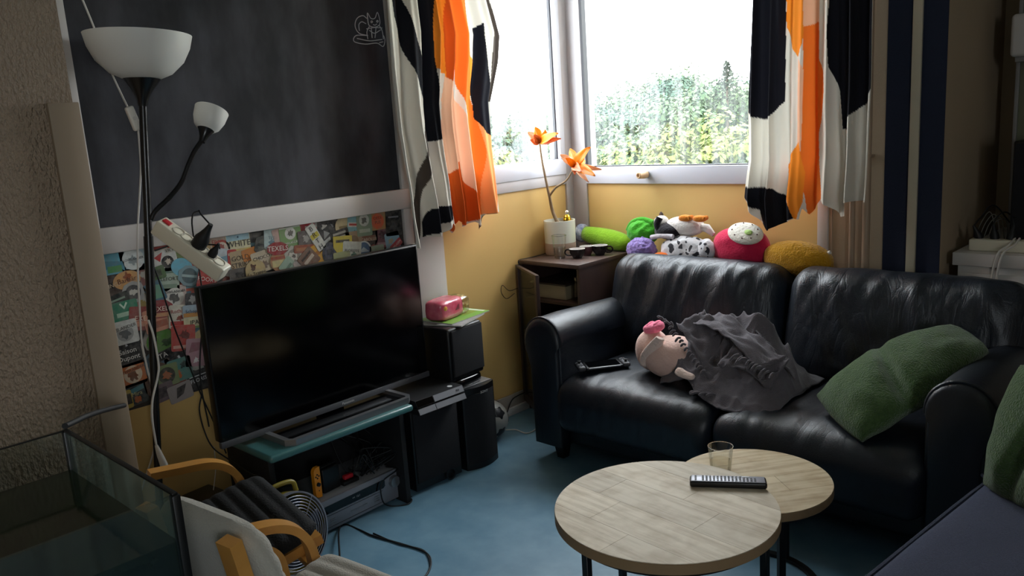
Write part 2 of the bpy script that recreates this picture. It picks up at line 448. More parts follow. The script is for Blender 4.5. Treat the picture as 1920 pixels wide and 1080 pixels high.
# ---------------------------------------------------------------- black leather sofa
SX = -1.61
sofa = thing('leather_sofa', 'black leather two seat sofa with rolled arms under the window', 'sofa', (SX, 3.2, 0))
MB().box((SX-.80, 2.80, .085), (SX+.80, 3.60, .27), .03, 3).box((SX-.98, 3.52, .085), (SX+.98, 3.735, .79), .05, 4).build('frame', m_leather, sofa)
for s in (-1, 1):
    hx = .402
    def fseat(p, s=s):
        u, v = p.x/hx, p.y/.36
        d = .022*(1-u**4)*(1-v**4) if p.z > 0 else 0
        # leather gathers towards the front edge
        f = max(0, -v-.05)
        w = .0035*ridge(p.x*16+3*s, p.y*5, 1.3)*min(1, f*2+.15)+.004*nz(p.x*7, p.y*7, s)
        out = p.copy()
        if p.z > 0: out.z += d+w
        if p.y < -.2: out.y -= .012*(1-u**4)+.004*ridge(p.x*20, p.z*6, s)
        if v < -.55: out.z -= .03*((-v-.55)/.45)**2
        return out
    mb = MB(); cushion(mb, (hx, .37, .115), .07, .016, fseat, T(SX+s*.403, 3.08, .318))
    mb.build('seat_cushion', m_leather, sofa, angle=80)
    def fback(p, s=s):
        hz = .25; u, w = p.x/.475, p.z/hz
        out = p.copy()
        if p.y < 0:
            out.y -= .055*(1-u**4)*(1-abs(w)**3)
            fold = ridge(p.x*7+p.z*3.0*s+5*s, p.z*1.6, 2.2*s)
            fold2 = ridge(p.x*15-p.z*5, p.z*3.5+4, 7.7*s)
            env = (.35+.65*max(0, w))*(1-u**6)
            out.y -= .026*fold*env+.011*fold2*env
            low = max(0, -w)
            out.y -= .010*low*ridge(p.x*5+p.z*9*s, p.z*5, 9)
        if p.z > .12:
            out.z += .014*(1-u**4)+.008*nz(p.x*9, 3*s, p.y*6)
            out.z -= .012*abs(u)**8
        out.x *= 1-.03*max(0, w)*1.0
        return out
    mb = MB(); cushion(mb, (.475, .135, .25), .085, .014, fback, T(SX+s*.478, 3.475, .632) @ rotm(R(-11)))
    mb.build('back_cushion', m_leather_back, sofa, angle=80)
def arm_profile():
    pr = [(-.10, .085), (-.10, .30), (-.10, .50), (-.10, .57)]
    cx, cz, r = 0.0, .588, .106
    for k in range(0, 15):
        a = R(185-k*15.5); pr.append((cx+r*math.cos(a)*1.03, cz+r*math.sin(a)*1.08))
    pr += [(.075, .46), (.072, .30), (.070, .085)]
    return pr
for s in (-1, 1):
    pr = arm_profile(); n = len(pr)
    ys = [2.745, 2.748, 2.756, 2.768, 2.79, 2.9, 3.05, 3.2, 3.4, 3.60]
    sc = [.86, .93, .975, .995, 1, 1, 1, 1, 1, 1]
    mb = MB(); vs = []; fs = []
    for y, k in zip(ys, sc):
        for (x, z) in pr:
            xx = 0+(x-0)*k; zz = .40+(z-.40)*(k if z > .3 else 1) if k < 1 else z
            zz += .006*nz(y*5, x*8, s) if z > .4 else 0
            sl = -.045*max(0, (y-3.0)) if z > .5 else 0
            # local -x side faces the seat; mirror for the left arm
            vs.append((SX+s*(.892+xx), y, zz+sl))
    for i in range(len(ys)-1):
        for j in range(n-1): fs.append((i*n+j, i*n+j+1, (i+1)*n+j+1, (i+1)*n+j))
        fs.append((i*n+n-1, i*n, (i+1)*n, (i+1)*n+n-1))
    fs.append(tuple(range(n))); fs.append(tuple(range((len(ys)-1)*n+n-1, (len(ys)-1)*n-1, -1)))
    mb.add(vs, fs); arm = mb.build('arm', m_leather, sofa, angle=50)
    pp = [Vector((SX+s*(.892+x*1.0), 2.766, z)) for x, z in pr[1:]]
    MB().tube(spline(pp, 3), .0055, 6).build('piping', m_leather, arm)
m_leg = mat('dark_wood_leg', '0e0c0c', .5)
for x in (SX-.86, SX+.86):
    for y in (2.83, 3.62):
        MB().lathe([(.028, 0), (.045, .09)], 4, T(x, y, 0) @ rotm(0, 0, R(45))).build('leg', m_leg, sofa, smooth=False)

# ---------------------------------------------------------------- navy fabric sofa in the right foreground
m_navy = mat('navy_tweed', '393e52', 0.95, spec=.15, bump=(420, .5), var=(300, .5, '565c74'), sheen=.15)
NA = R(-6.2)
ns = thing('fabric_sofa', 'navy grey woven fabric sofa in the right foreground', 'sofa', (-.27, 2.0, 0), NA)
def fn(p):
    o = p.copy()
    if p.z > 0: o.z += .012*(1-(p.x/.42)**4)*(1-(p.y/.72)**4)+.004*nz(p.x*6, p.y*6, 0)
    return o
mb = MB(); cushion(mb, (.42, .70, .085), .055, .035, fn, T(0, -.04, .365)); mb.build('seat_cushion', m_navy, ns, local=True, angle=80)
MB().tube(spline([(-.415, -.7, .425), (-.418, 0, .425), (-.415, .62, .425), (-.38, .655, .425), (.3, .655, .425)], 5), .006, 6).build('piping', m_navy, ns, local=True)
MB().box((-.40, -.74, .08), (.40, .655, .262), .03, 3).build('base', m_navy, ns, local=True)
MB().box((.27, -.74, .08), (.50, .655, .80), .06, 4).build('backrest', m_navy, ns, local=True)
for x in (-.34, .34):
    for y in (-.66, .58): MB().lathe([(.018, 0), (.026, .085)], 12, T(x, y, 0)).build('leg', m_leg, ns, local=True)

# ---------------------------------------------------------------- nesting coffee tables
def wood_mat(name, c1, c2, c3, rot=0, sc=(2.2, 26, 8)):
    m = bpy.data.materials.new(name); m.use_nodes = True; nt = m.node_tree; N = nt.nodes; L = nt.links; b = N['Principled BSDF']
    b.inputs['Roughness'].default_value = .62; b.inputs['Specular IOR Level'].default_value = .3
    tc = N.new('ShaderNodeTexCoord'); mp = N.new('ShaderNodeMapping'); mp.inputs['Scale'].default_value = sc; mp.inputs['Rotation'].default_value = (0, 0, rot)
    n1 = N.new('ShaderNodeTexNoise'); n1.inputs['Scale'].default_value = 1.6; n1.inputs['Detail'].default_value = 7; n1.inputs['Roughness'].default_value = .62
    n2 = N.new('ShaderNodeTexNoise'); n2.inputs['Scale'].default_value = 11; n2.inputs['Detail'].default_value = 4
    L.new(tc.outputs['Object'], mp.inputs[0]); L.new(mp.outputs[0], n1.inputs['Vector']); L.new(tc.outputs['Object'], n2.inputs['Vector'])
    r1 = N.new('ShaderNodeValToRGB'); e = r1.color_ramp.elements; e[0].position = .32; e[0].color = lin(c2); e[1].position = .56; e[1].color = lin(c1)
    r2 = N.new('ShaderNodeValToRGB'); e = r2.color_ramp.elements; e[0].position = .45; e[0].color = (1, 1, 1, 1); e[1].position = .75; e[1].color = lin(c3)
    mx = N.new('ShaderNodeMix'); mx.data_type = 'RGBA'; mx.blend_type = 'MULTIPLY'; mx.inputs[0].default_value = .6
    L.new(n1.outputs['Fac'], r1.inputs[0]); L.new(n2.outputs['Fac'], r2.inputs[0]); L.new(r1.outputs[0], mx.inputs[6]); L.new(r2.outputs[0], mx.inputs[7])
    oi = N.new('ShaderNodeObjectInfo'); hs = N.new('ShaderNodeHueSaturation'); mr = N.new('ShaderNodeMapRange'); mr.inputs[3].default_value = .86; mr.inputs[4].default_value = 1.08
    L.new(oi.outputs['Random'], mr.inputs[0]); L.new(mr.outputs[0], hs.inputs['Value']); L.new(mx.outputs[2], hs.inputs['Color'])
    L.new(hs.outputs[0], b.inputs['Base Color'])
    bp = N.new('ShaderNodeBump'); bp.inputs['Strength'].default_value = .2; bp.inputs['Distance'].default_value = .004
    L.new(n1.outputs['Fac'], bp.inputs['Height']); L.new(bp.outputs[0], b.inputs['Normal'])
    MATS[name] = m; return m
m_top = wood_mat('weathered_mango_wood', 'd6c9b2', 'bbaa90', 'c4b49c')
m_top2 = wood_mat('weathered_mango_wood_warm', 'cfbc99', 'ae9874', 'cbb692')
m_edge = mat('table_edge_wood', '8f7554', .6, bump=(30, .1))
m_iron = mat('black_iron', '0b0b0d', .45, spec=.4)
def clip_circle(x0, x1, y0, y1, r, n=72):
    """polygon of rectangle clipped with a circle"""
    poly = [(x0, y0), (x1, y0), (x1, y1), (x0, y1)]
    for k in range(n):
        a = 2*PI*k/n; nx, ny = math.cos(a), math.sin(a); out = []
        for i in range(len(poly)):
            p, q = poly[i], poly[(i+1) % len(poly)]
            dp, dq = p[0]*nx+p[1]*ny-r, q[0]*nx+q[1]*ny-r
            if dp <= 0: out.append(p)
            if (dp < 0 < dq) or (dq < 0 < dp):
                t = dp/(dp-dq); out.append((p[0]+(q[0]-p[0])*t, p[1]+(q[1]-p[1])*t))
        poly = out
        if len(poly) < 3: return []
    return poly
def coffee_table(label, c, r, z, ang, legang, legr, mt, th, cuts):
    t = thing('coffee_table', label, 'table', (c[0], c[1], 0), ang, 'nesting coffee tables')
    MB().lathe([(0, z-th), (r-.002, z-th), (r, z-th+.002), (r, z-.004), (r-.004, z-.0022), (0, z-.0022)], 96, cap=False).build('table_top', m_edge, t, local=True)
    g = .0005
    for (y0, y1, xsplit) in cuts:
        for x0, x1 in zip(xsplit[:-1], xsplit[1:]):
            poly = clip_circle(x0*r+g, x1*r-g, y0*r+g, y1*r-g, r-.0015)
            if poly: MB().prism(poly, z-.0024, z).build('plank', mt, t, smooth=False, local=True)
    MB().lathe([(r-.055, z-th-.022), (r-.03, z-th-.022), (r-.03, z-th), (r-.055, z-th), (r-.055, z-th-.022)], 64, cap=False).build('ring', m_iron, t, local=True)
    for a in legang:
        a = R(a)-ang
        MB().cbox((legr*math.cos(a), legr*math.sin(a), (z-th)/2), (.022, .022, z-th), .002, 1, None).build('leg', m_iron, t, local=True)
    MB().lathe([(legr-.012, 0), (legr+.012, 0), (legr+.012, .012), (legr-.012, .012), (legr-.012, 0)], 48, cap=False).build('floor_ring', m_iron, t, local=True)
    return t
coffee_table('larger and taller round wooden coffee table with the remote on it', (-1.289, 1.925), .331, .45, R(-5), (28, 155, 252), .285, m_top, .034,
             [(-1, -.62, (-1, .1, 1)), (-.62, -.2, (-1, -.35, 1)), (-.2, .2, (-1, -.62, .45, 1)), (.2, .58, (-1, .05, 1)), (.58, 1, (-1, 1))])
coffee_table('smaller lower round wooden coffee table nested beside the leather sofa', (-1.237, 2.372), .254, .383, R(52), (205, 322, 85), .205, m_top2, .03,
             [(-1, -.45, (-1, 1)), (-.45, 0, (-1, .3, 1)), (0, .5, (-1, -.3, 1)), (.5, 1, (-1, 1))])

# ---------------------------------------------------------------- TV bench, TV
m_teal = mat('teal_lacquer', '3f6a6a', .3, spec=.5, coat=.3)
bench = thing('tv_bench', 'low black tv bench with a rounded teal top board', 'bench', (-2.84, 1.75, 0))
MB().box((-3.04, 1.40, .425), (-2.645, 2.085, .455), .013, 4).build('top_board', m_teal, bench)
for y in (1.43, 2.055): MB().box((-3.02, y-.012, 0), (-2.70, y+.012, .425), .002).build('side_panel', m_blackmatte, bench)
MB().box((-3.03, 1.43, .02), (-3.018, 2.055, .425)).build('back_panel', m_blackmatte, bench, smooth=False)

tv = thing('television', 'large black flat television switched off on the teal bench', 'television', (-2.85, 1.83, .455), R(1.2))
m_screen = mat('screen_glass', '020203', .12, spec=.55)
m_silver = mat('brushed_silver', '9a9a9c', .35, metal=.8)
m_bezel = mat('dark_bezel', '0a0a0c', .3)
m_gbez = mat('grey_metal_bezel', '6a6b70', .4, metal=.5)
hw = .52
MB().box((-.035, -hw, .042), (.006, hw, .636), .004).build('body', m_bezel, tv, local=True)
MB().box((.006, -hw+.008, .046), (.0075, hw-.008, .629)).build('screen', m_screen, tv, smooth=False, local=True)
MB().box((-.01, -hw, .018), (.012, hw+.004, .043), .002).build('lower_bezel', m_gbez, tv, local=True)
v, f = text_geo('Panasonic', .016)
MB().add(v, f, T(.0128, .06, .031) @ Matrix(((0, 0, 1, 0), (1, 0, 0, 0), (0, 1, 0, 0), (0, 0, 0, 1)))).build('lettering', mat('pale_print', 'c9c9c9', .5), tv, smooth=False, local=True)
MB().box((-.06, -.06, .01), (-.02, .06, .12), .006).build('neck', m_bezel, tv, local=True)
ring = [(-.13, -.33), (.15, -.33), (.17, -.31), (.17, .25), (.15, .27), (-.13, .27), (-.15, .25), (-.15, -.31)]
rb = MB(); pts = [Vector((x, y, .0125)) for x, y in ring]
rb.ribbon([pts[-1], *pts, pts[0]], (0, 0, 1), .024, .022)
sb = rb.build('stand_ring', m_silver, tv, local=True, angle=30)
MB().prism([(x*.96, -.03+(y+.03)*.97) for x, y in ring], .0015, .008).build('base_plate', m_screen, sb, smooth=False, local=True)

# ---------------------------------------------------------------- AV receiver
rc = thing('av_receiver', 'grey home cinema receiver on the floor under the tv bench', 'receiver', (-2.88, 1.845, 0), R(2))
m_rec = mat('receiver_grey', '8b8d95', .42, metal=.25)
m_rec2 = mat('receiver_top', '98989a', .5)
MB().box((-.17, -.215, .014), (.115, .215, .146), .003).build('case', m_rec2, rc, local=True)
MB().box((.115, -.217, .014), (.128, .217, .148), .004).build('front_panel', m_rec, rc, local=True)
MB().prism([(-.19, .088), (.115, .088), (.125, .095), (.125, .122), (.115, .126), (-.19, .122)], .128, .1295, Matrix(((0, 0, 1, 0), (1, 0, 0, 0), (0, 1, 0, 0), (0, 0, 0, 1)))).build('display', m_screen, rc, smooth=False, local=True)
MB().box((.128, -.19, .078), (.1292, .11, .0795)).box((.128, -.19, .028), (.1292, .11, .0295)).build('seam', m_black, rc, smooth=False, local=True)
MB().lathe([(.026, 0), (.026, .008), (.024, .018), (0, .018)], 32, T(.128, .172, .10) @ rotm(0, R(90)), cap=False).build('volume_knob', m_silver, rc, local=True)
for k in range(7): MB().cbox((.129, -.075+k*.022, .084), (.003, .008, .0025)).build('button', m_silver, rc, smooth=False, local=True)
for k, (y, z) in enumerate([(-.155, .06), (-.155, .05), (-.155, .04), (.075, .065), (.075, .055), (.075, .045), (-.05, .055), (-.02, .055), (.01, .055)]):
    MB().cbox((.129, y, z), (.003, .025, .0028)).build('button', m_silver, rc, smooth=False, local=True)
MB().add(*text_geo('<<  12:1', .012), T(.1298, -.03, .107) @ Matrix(((0, 0, 1, 0), (1, 0, 0, 0), (0, 1, 0, 0), (0, 0, 0, 1)))).build('display_digits', mat('dim_digits', '9aa0a0', .5), rc, smooth=False, local=True)
for x in (-.14, .09):
    for y in (-.18, .18): MB().lathe([(.018, 0), (.018, .014)], 16, T(x, y, 0)).build('foot', m_rubber, rc, local=True)

# ---------------------------------------------------------------- speaker tower group
m_spk = mat('black_speaker_wood', '0c0c0e', .42, bump=(200, .03))
m_cloth = mat('speaker_cloth', '17171b', .95, bump=(500, .3))
sub = thing('subwoofer', 'black subwoofer cabinet under the game console', 'speaker', (-2.88, 2.265, 0), R(-2))
MB().box((-.16, -.135, .012), (.155, .135, .388), .006).build('cabinet', m_spk, sub, local=True)
MB().box((.155, -.125, .05), (.163, .125, .375), .006).build('grille', m_cloth, sub, local=True)
MB().lathe([(.045, 0), (.05, .004), (.035, .004), (.03, -.03), (0, -.03)], 24, T(.163, .06, .035) @ rotm(0, R(90)) @ Matrix.Scale(.6, 4), cap=False).build('port', m_black, sub, local=True)
gc = thing('game_console', 'slim black slanted game console lying on the subwoofer', 'console', (-2.83, 2.26, .389), R(-1))
def slab(z0, z1, x1a, x1b):
    return [(-.14, -.137, z0), (x1a, -.137, z0), (x1a, .137, z0), (-.14, .137, z0), (-.12, -.137, z1), (x1b, -.137, z1), (x1b, .137, z1), (-.12, .137, z1)]
bf = [(3, 2, 1, 0), (4, 5, 6, 7), (0, 1, 5, 4), (1, 2, 6, 5), (2, 3, 7, 6), (3, 0, 4, 7)]
m_gc = mat('console_matte', '1a1a1c', .5); m_gcf = mat('console_front', '77787d', .5)
MB().add(slab(0, .026, .178, .166), bf).build('lower_deck', m_gc, gc, smooth=False, local=True)
MB().add(slab(.032, .06, .166, .152), bf).build('upper_deck', m_gc, gc, smooth=False, local=True)
MB().add(slab(.026, .032, .140, .145), bf).build('middle_slot', m_black, gc, smooth=False, local=True)
MB().add([(.1785, -.135, .002), (.1785, -.042, .002), (.1675, -.042, .025), (.1675, -.135, .025), (.1785, -.038, .002), (.1785, .135, .002), (.1675, .135, .025), (.1675, -.038, .025)], [(0, 1, 2, 3), (4, 5, 6, 7)]).build('lower_fascia', m_gcf, gc, smooth=False, local=True)
MB().add([(.1662, -.038, .034), (.1662, .135, .034), (.1535, .135, .059), (.1535, -.038, .059)], [(0, 1, 2, 3)]).build('upper_fascia', m_gcf, gc, smooth=False, local=True)
MB().add([(.1662, -.135, .034), (.1662, -.042, .034), (.1535, -.042, .059), (.1535, -.135, .059)], [(0, 1, 2, 3)]).build('disc_slot_fascia', m_screen, gc, smooth=False, local=True)
MB().add(*text_geo('PS4', .012), T(.1615, .10, .047) @ rotm(0, R(-26)) @ Matrix(((0, 0, 1, 0), (1, 0, 0, 0), (0, 1, 0, 0), (0, 0, 0, 1)))).build('logo', m_screen, gc, smooth=False, local=True)
MB().lathe([(.012, 0), (.012, .001)], 20, T(.12, .09, .06)).build('badge', mat('pale_print', 'c9c9c9', .5), gc, local=True)
ls = thing('floor_speaker', 'black speaker with curved front beside the subwoofer', 'speaker', (-2.86, 2.54, 0), R(-2))
def curved(n=9, w=.20, z0=0, z1=.40, x0=-.14, x1=.135, bul=.028):
    poly = [(x0, -w/2), (x1, -w/2)]+[(x1+bul*math.cos(PI*(k/n-.5)), -w/2+w*k/n) for k in range(1, n)]+[(x1, w/2), (x0, w/2)]
    return poly
MB().prism(curved(), 0.0, .40).build('cabinet', m_spk, ls, local=True, angle=50)
MB().prism([(x+.004, y*.93) for x, y in curved(w=.2) if x > .1], .03, .37).build('grille', m_cloth, ls, local=True, angle=50)
MB().add(*text_geo('SONY', .018), T(.1685, .01, .372) @ Matrix(((0, 0, 1, 0), (1, 0, 0, 0), (0, 1, 0, 0), (0, 0, 0, 1)))).build('logo', mat('pale_print', 'c9c9c9', .5), ls, smooth=False, local=True)
MB().box((-.12, -.098, .4), (.128, .098, .4035), .002).build('top_edge', m_silver, ls, local=True)
us = thing('bookshelf_speaker', 'black speaker with grey cloth grille carrying the magazines', 'speaker', (-2.87, 2.50, .4035), R(4))
MB().box((-.14, -.115, .04), (.118, .115, .292), .012, 3).build('cabinet', m_spk, us, local=True)
MB().box((.118, -.10, .062), (.128, .108, .282), .010, 3).build('grille', m_cloth, us, local=True)
MB().blob((-.0, 0, .02), (.13, .105, .03), (.5, .4), 32, flat_bottom=-.02).build('foot', mat('glossy_black', '08080a', .12), us, local=True)
sp2 = thing('satellite_speaker', 'small black speaker on the floor left of the tv bench', 'speaker', (-2.87, 1.235, 0), R(6))
MB().box((-.13, -.10, 0), (.12, .10, .285), .006).build('cabinet', m_spk, sp2, local=True)
MB().box((.12, -.095, .01), (.134, .095, .275), .008, 3).build('grille', m_cloth, sp2, local=True)
MB().box((-.10, -.101, .262), (.13, -.0995, .266)).box((.1345, -.095, .272), (.136, .095, .277)).build('trim_line', m_silver, sp2, smooth=False, local=True)

# ---------------------------------------------------------------- corner cabinet
m_cab = mat('dark_brown_laminate', '33221e', .42, bump=(18, .05), var=(14, .5, '40302a'), stretch=(1, 1, .12))
m_cabtop = mat('dark_brown_top', '4a3a35', .35, var=(14, .5, '574741'))
cb = thing('corner_cabinet', 'dark brown cabinet with an open glass door in the window corner', 'cabinet', (-2.865, 3.47, 0))
x0, x1, y0, y1, zt = -3.075, -2.655, 3.245, 3.70, .86
MB().box((x0, y0-.012, zt-.022), (x1+.006, y1, zt), .002).build('top', m_cabtop, cb)
for x in (x0, x1-.018): MB().box((x, y0, 0), (x+.018, y1, zt-.022), .001).build('side_panel', m_cab, cb)
MB().box((x0+.018, y1-.01, .05), (x1-.018, y1, zt-.022)).build('back_panel', m_cab, cb, smooth=False)
for z in (.06, .36, .63): MB().box((x0+.018, y0+.01, z), (x1-.018, y1-.01, z+.016)).build('shelf', m_cab, cb, smooth=False)
MB().box((x0+.018, y0+.02, 0), (x1-.018, y0+.035, .06)).build('plinth', m_cab, cb, smooth=False)
da = R(-31)
dM = T(x0+.004, y0-.014, 0) @ rotm(0, 0, da)
dr = MB()
dw, d0, d1 = .375, .06, .835
for lo, hi in (((0, -.018, d0), (.035, 0, d1)), ((dw-.035, -.018, d0), (dw, 0, d1)), ((.035, -.018, d0), (dw-.035, 0, d0+.04)), ((.035, -.018, d1-.012), (dw-.035, 0, d1))): dr.box(lo, hi, .001, 1, dM)
door = dr.build('door', m_cab, cb)
g_clear = thin_glass('clear_glass', (.96, .98, .97), refl=.05)
MB().box((.035, -.011, d0+.04), (dw-.035, -.007, d1-.012), M=dM).build('pane', g_clear, door, smooth=False)
# ---------------------------------------------------------------- aquarium on a black stand
ax0, ax1, ay1, ay0 = -2.08, -1.492, .592, -.55
az0, az1, aw = .50, .95, .855
aq = thing('aquarium', 'open topped glass aquarium with dark algae water in the left foreground', 'aquarium', (-1.79, .02, .5), 0)
g_tank = thin_glass('tank_glass', (.86, .90, .88), refl=.06, dirt=.10, dirtcol=(.35, .45, .38))
gt = .008
for nm, lo, hi in (('back_pane', (ax0, ay0, az0), (ax0+gt, ay1, az1)), ('front_pane', (ax1-gt, ay0, az0), (ax1, ay1, az1)), ('side_pane', (ax0+gt, ay1-gt, az0), (ax1-gt, ay1, az1)), ('side_pane', (ax0+gt, ay0, az0), (ax1-gt, ay0+gt, az1))):
    MB().box(lo, hi).build(nm, g_tank, aq, smooth=False)
m_seal = mat('black_silicone', '0a0b0b', .4)
for x, y in ((ax0+.004, ay1-.004), (ax1-.004, ay1-.004), (ax0+.004, ay0+.004), (ax1-.004, ay0+.004)):
    MB().cbox((x, y, (az0+az1)/2), (.017, .017, az1-az0), .003).build('corner_seal', m_seal, aq)
MB().box((ax0, ay1-.010, az1), (ax1, ay1+.001, az1+.004), .001).box((ax0-.001, ay0, az1), (ax0+.009, ay1, az1+.0025), .001).build('rim_edge', m_seal, aq)
m_water = mat('algae_water', '141a12', .08, spec=.4, var=(16, .8, '202a1a'), bump=(25, .02))
MB().box((ax0+gt+.001, ay0+gt+.001, az0+.05), (ax1-gt-.001, ay1-gt-.001, aw)).build('water', m_water, aq, smooth=False)
MB().box((ax0+gt, ay0+gt, az0), (ax1-gt, ay1-gt, az0+.05)).build('gravel', mat('dark_gravel', '15140f', .9, bump=(120, .8)), aq, smooth=False)
st = thing('aquarium_stand', 'black cabinet stand carrying the aquarium', 'stand', (-1.79, .02, 0))
MB().box((ax0-.01, ay0-.01, .06), (ax1+.01, ay1+.01, .5), .004).build('body', m_blackmatte, st)
MB().box((ax0+.02, ay0+.02, 0), (ax1-.02, ay1-.02, .06)).build('plinth', m_blackmatte, st, smooth=False)
for k in range(2): MB().box((ax1+.01, ay0+k*.57+.01, .08), (ax1+.026, ay0+k*.57+.56, .49), .003).build('door', m_blackmatte, st)

# ---------------------------------------------------------------- bentwood armchairs
m_birch = mat('honey_birch', 'c58d45', .38, coat=.25, bump=(40, .03), var=(9, .5, 'b57c38'), stretch=(1, 1, 3))
def armchair(name, label, loc, rz, m_c, path_back, arm_pts, half=.30, cw=.25, rib=.045, seat=None):
    t = thing(name, label, 'armchair', loc, rz, 'bentwood armchairs')
    for s in (-1, 1):
        pth = [Vector((s*half, y, z)) for y, z in arm_pts]
        MB().ribbon(spline(pth, 6), (1, 0, 0), .05, .024).build('arm_frame', m_birch, t, local=True, angle=35)
    # seat/back rails
    sp = spline([Vector((0, y, z)) for y, z in path_back], 10)
    for s in (-1, 1):
        MB().ribbon([p+Vector((s*(cw-.045), 0, -.0)) for p in sp], (1, 0, 0), .05, .03).build('rail', m_birch, t, local=True, angle=35)
    for i in (2, int(len(sp)*.5), int(len(sp)*.72)):
        p = sp[i]; MB().cbox((p.x, p.y, p.z-.03), (2*half-.05, .05, .02), .004).build('cross_bar', m_birch, t, local=True)
    # ribbed cushion following the rails
    L_ = [0]
    for a, b in zip(sp[:-1], sp[1:]): L_.append(L_[-1]+(b-a).length)
    tot = L_[-1]
    def at(d):
        for i in range(len(sp)-1):
            if d <= L_[i+1] or i == len(sp)-2:
                tt = (d-L_[i])/(L_[i+1]-L_[i]); p = sp[i].lerp(sp[i+1], tt); tg = (sp[i+1]-sp[i]).normalized()
                return p, Vector((0, tg.z, -tg.y))
    vs = []; ns_ = 110
    nu = 30
    def f(u, v):
        d = tot*min(1, max(0, v)); p, n = at(d)
        a = 2*PI*u
        # cross-section: rounded flat
        cx = math.copysign(abs(math.cos(a))**.45, math.cos(a)); cz = math.copysign(abs(math.sin(a))**.7, math.sin(a))
        endd = min(d, tot-d); e = min(1, math.sqrt(max(0, 1-(1-min(1, endd/.045))**2)))
        wE = .45+.55*math.sqrt(max(0, 1-(1-min(1, (tot-d)/.14))**2))**.8 if tot-d < .14 else 1-.12*(1-min(1, d/.09))**2
        th = .036*e*(1 if cz < 0 else 1)
        ribs = (.72+.28*abs(math.sin(PI*d/rib))**.6)
        off = .052
        return p+n*(off+cz*th*(ribs if cz > 0 else 1))+Vector((cx*(cw+.01)*wE, 0, 0))
    mb = MB(); mb.grid(f, nu, ns_, cu=True)
    mb.build('cushion', m_c, t, local=True, angle=80)
    return t
m_blackcush = mat('black_ribbed_cushion', '070708', .9, bump=(160, .3))
m_greycush = mat('grey_cushion', 'a7a296', .95, bump=(220, .4), sheen=.2)
armchair('bentwood_armchair', 'bentwood armchair with a black ribbed cushion beside the desk fan', (-2.32, .885, 0), R(-10), m_blackcush,
         [(.37, .415), (.12, .36), (-.13, .32), (-.25, .39), (-.32, .50), (-.355, .60)],
         [(.02, .56), (.1, .553), (.21, .54), (.275, .50), (.305, .43), (.31, .30), (.305, .10), (.27, .03), (.18, .014), (-.0, .012), (-.12, .012)])
armchair('bentwood_armchair', 'bentwood armchair with a grey ribbed cushion next to the aquarium', (-1.71, .955, 0), R(7), m_greycush,
         [(.25, .365), (.06, .325), (-.10, .325), (-.19, .43), (-.25, .62), (-.285, .80)],
         [(-.14, .545), (-.06, .545), (.02, .53), (.075, .49), (.095, .43), (.10, .30), (.095, .10), (.06, .03), (.0, .014), (-.1, .012), (-.22, .012)], half=.235, cw=.2)
# ================================================================ LEFT WALL: BLACKBOARD AND COASTERS
YZ = Matrix(((0, 0, 1, 0), (1, 0, 0, 0), (0, 1, 0, 0), (0, 0, 0, 1)))   # local xy -> world YZ, local z -> +X
m_slate = mat('blackboard_paint', '26262a', .62, spec=.3, var=(4, .9, '4a4a50'), stretch=(1, 1.6, .7), bump=(60, .03))
bbd = thing('blackboard', 'wall blackboard with smeared chalk in a white wooden frame', 'blackboard', (XL, 1.78, 1.232))
MB().box((XL, .95, 1.318), (XL+.006, 2.47, 2.60)).build('slate', m_slate, bbd, smooth=False)
MB().box((XL, .95, 1.232), (XL+.030, 2.515, 1.325), .004).build('bottom_rail', m_white, bbd)
MB().box((XL, 2.465, 1.325), (XL+.024, 2.515, 2.60), .004).box((XL, 2.463, .62), (XL+.024, 2.515, 1.232), .004).build('right_stile', m_white, bbd)
MB().box((XL, .935, 1.325), (XL+.024, 1.093, 2.60), .003).build('left_stile', m_white, bbd)
m_chalk = mat('white_chalk', 'b9b9bc', .9)
def dw(cx, cy):
    return onx(640+cx/2.25, cy/2.25, XL+.0068)
strokes = [
    [(112, 90), (110, 55), (125, 78), (142, 76), (152, 52), (162, 85), (160, 105), (140, 115), (118, 108), (112, 90)],
    [(118, 112), (108, 135), (112, 165)], [(160, 108), (172, 130), (178, 165)], [(126, 118), (130, 160)], [(146, 118), (142, 160)],
    [(106, 122), (140, 116), (172, 118)], [(118, 128), (140, 140), (166, 126)],
    [(112, 150), (75, 140), (58, 110), (66, 78), (90, 66), (108, 78)], [(104, 100), (86, 92), (74, 104), (76, 130)],
    [(112, 150), (62, 150), (54, 175), (100, 186), (150, 182), (176, 196), (184, 170), (178, 150)], [(66, 162), (120, 172), (172, 166)], [(160, 180), (176, 176)],
    [(124, 92), (128, 88), (132, 92), (128, 96), (124, 92)], [(148, 90), (152, 86), (156, 90), (152, 94), (148, 90)], [(134, 103), (142, 106), (150, 101)]]
mb = MB()
for s_ in strokes: mb.tube(spline([dw(*p) for p in s_], 5), .0021, 5)
ch = mb.build('chalk_drawing', m_chalk, bbd); ch['label'] = 'white chalk doodle of an animal sitting on a sack'; ch['kind'] = 'stuff'
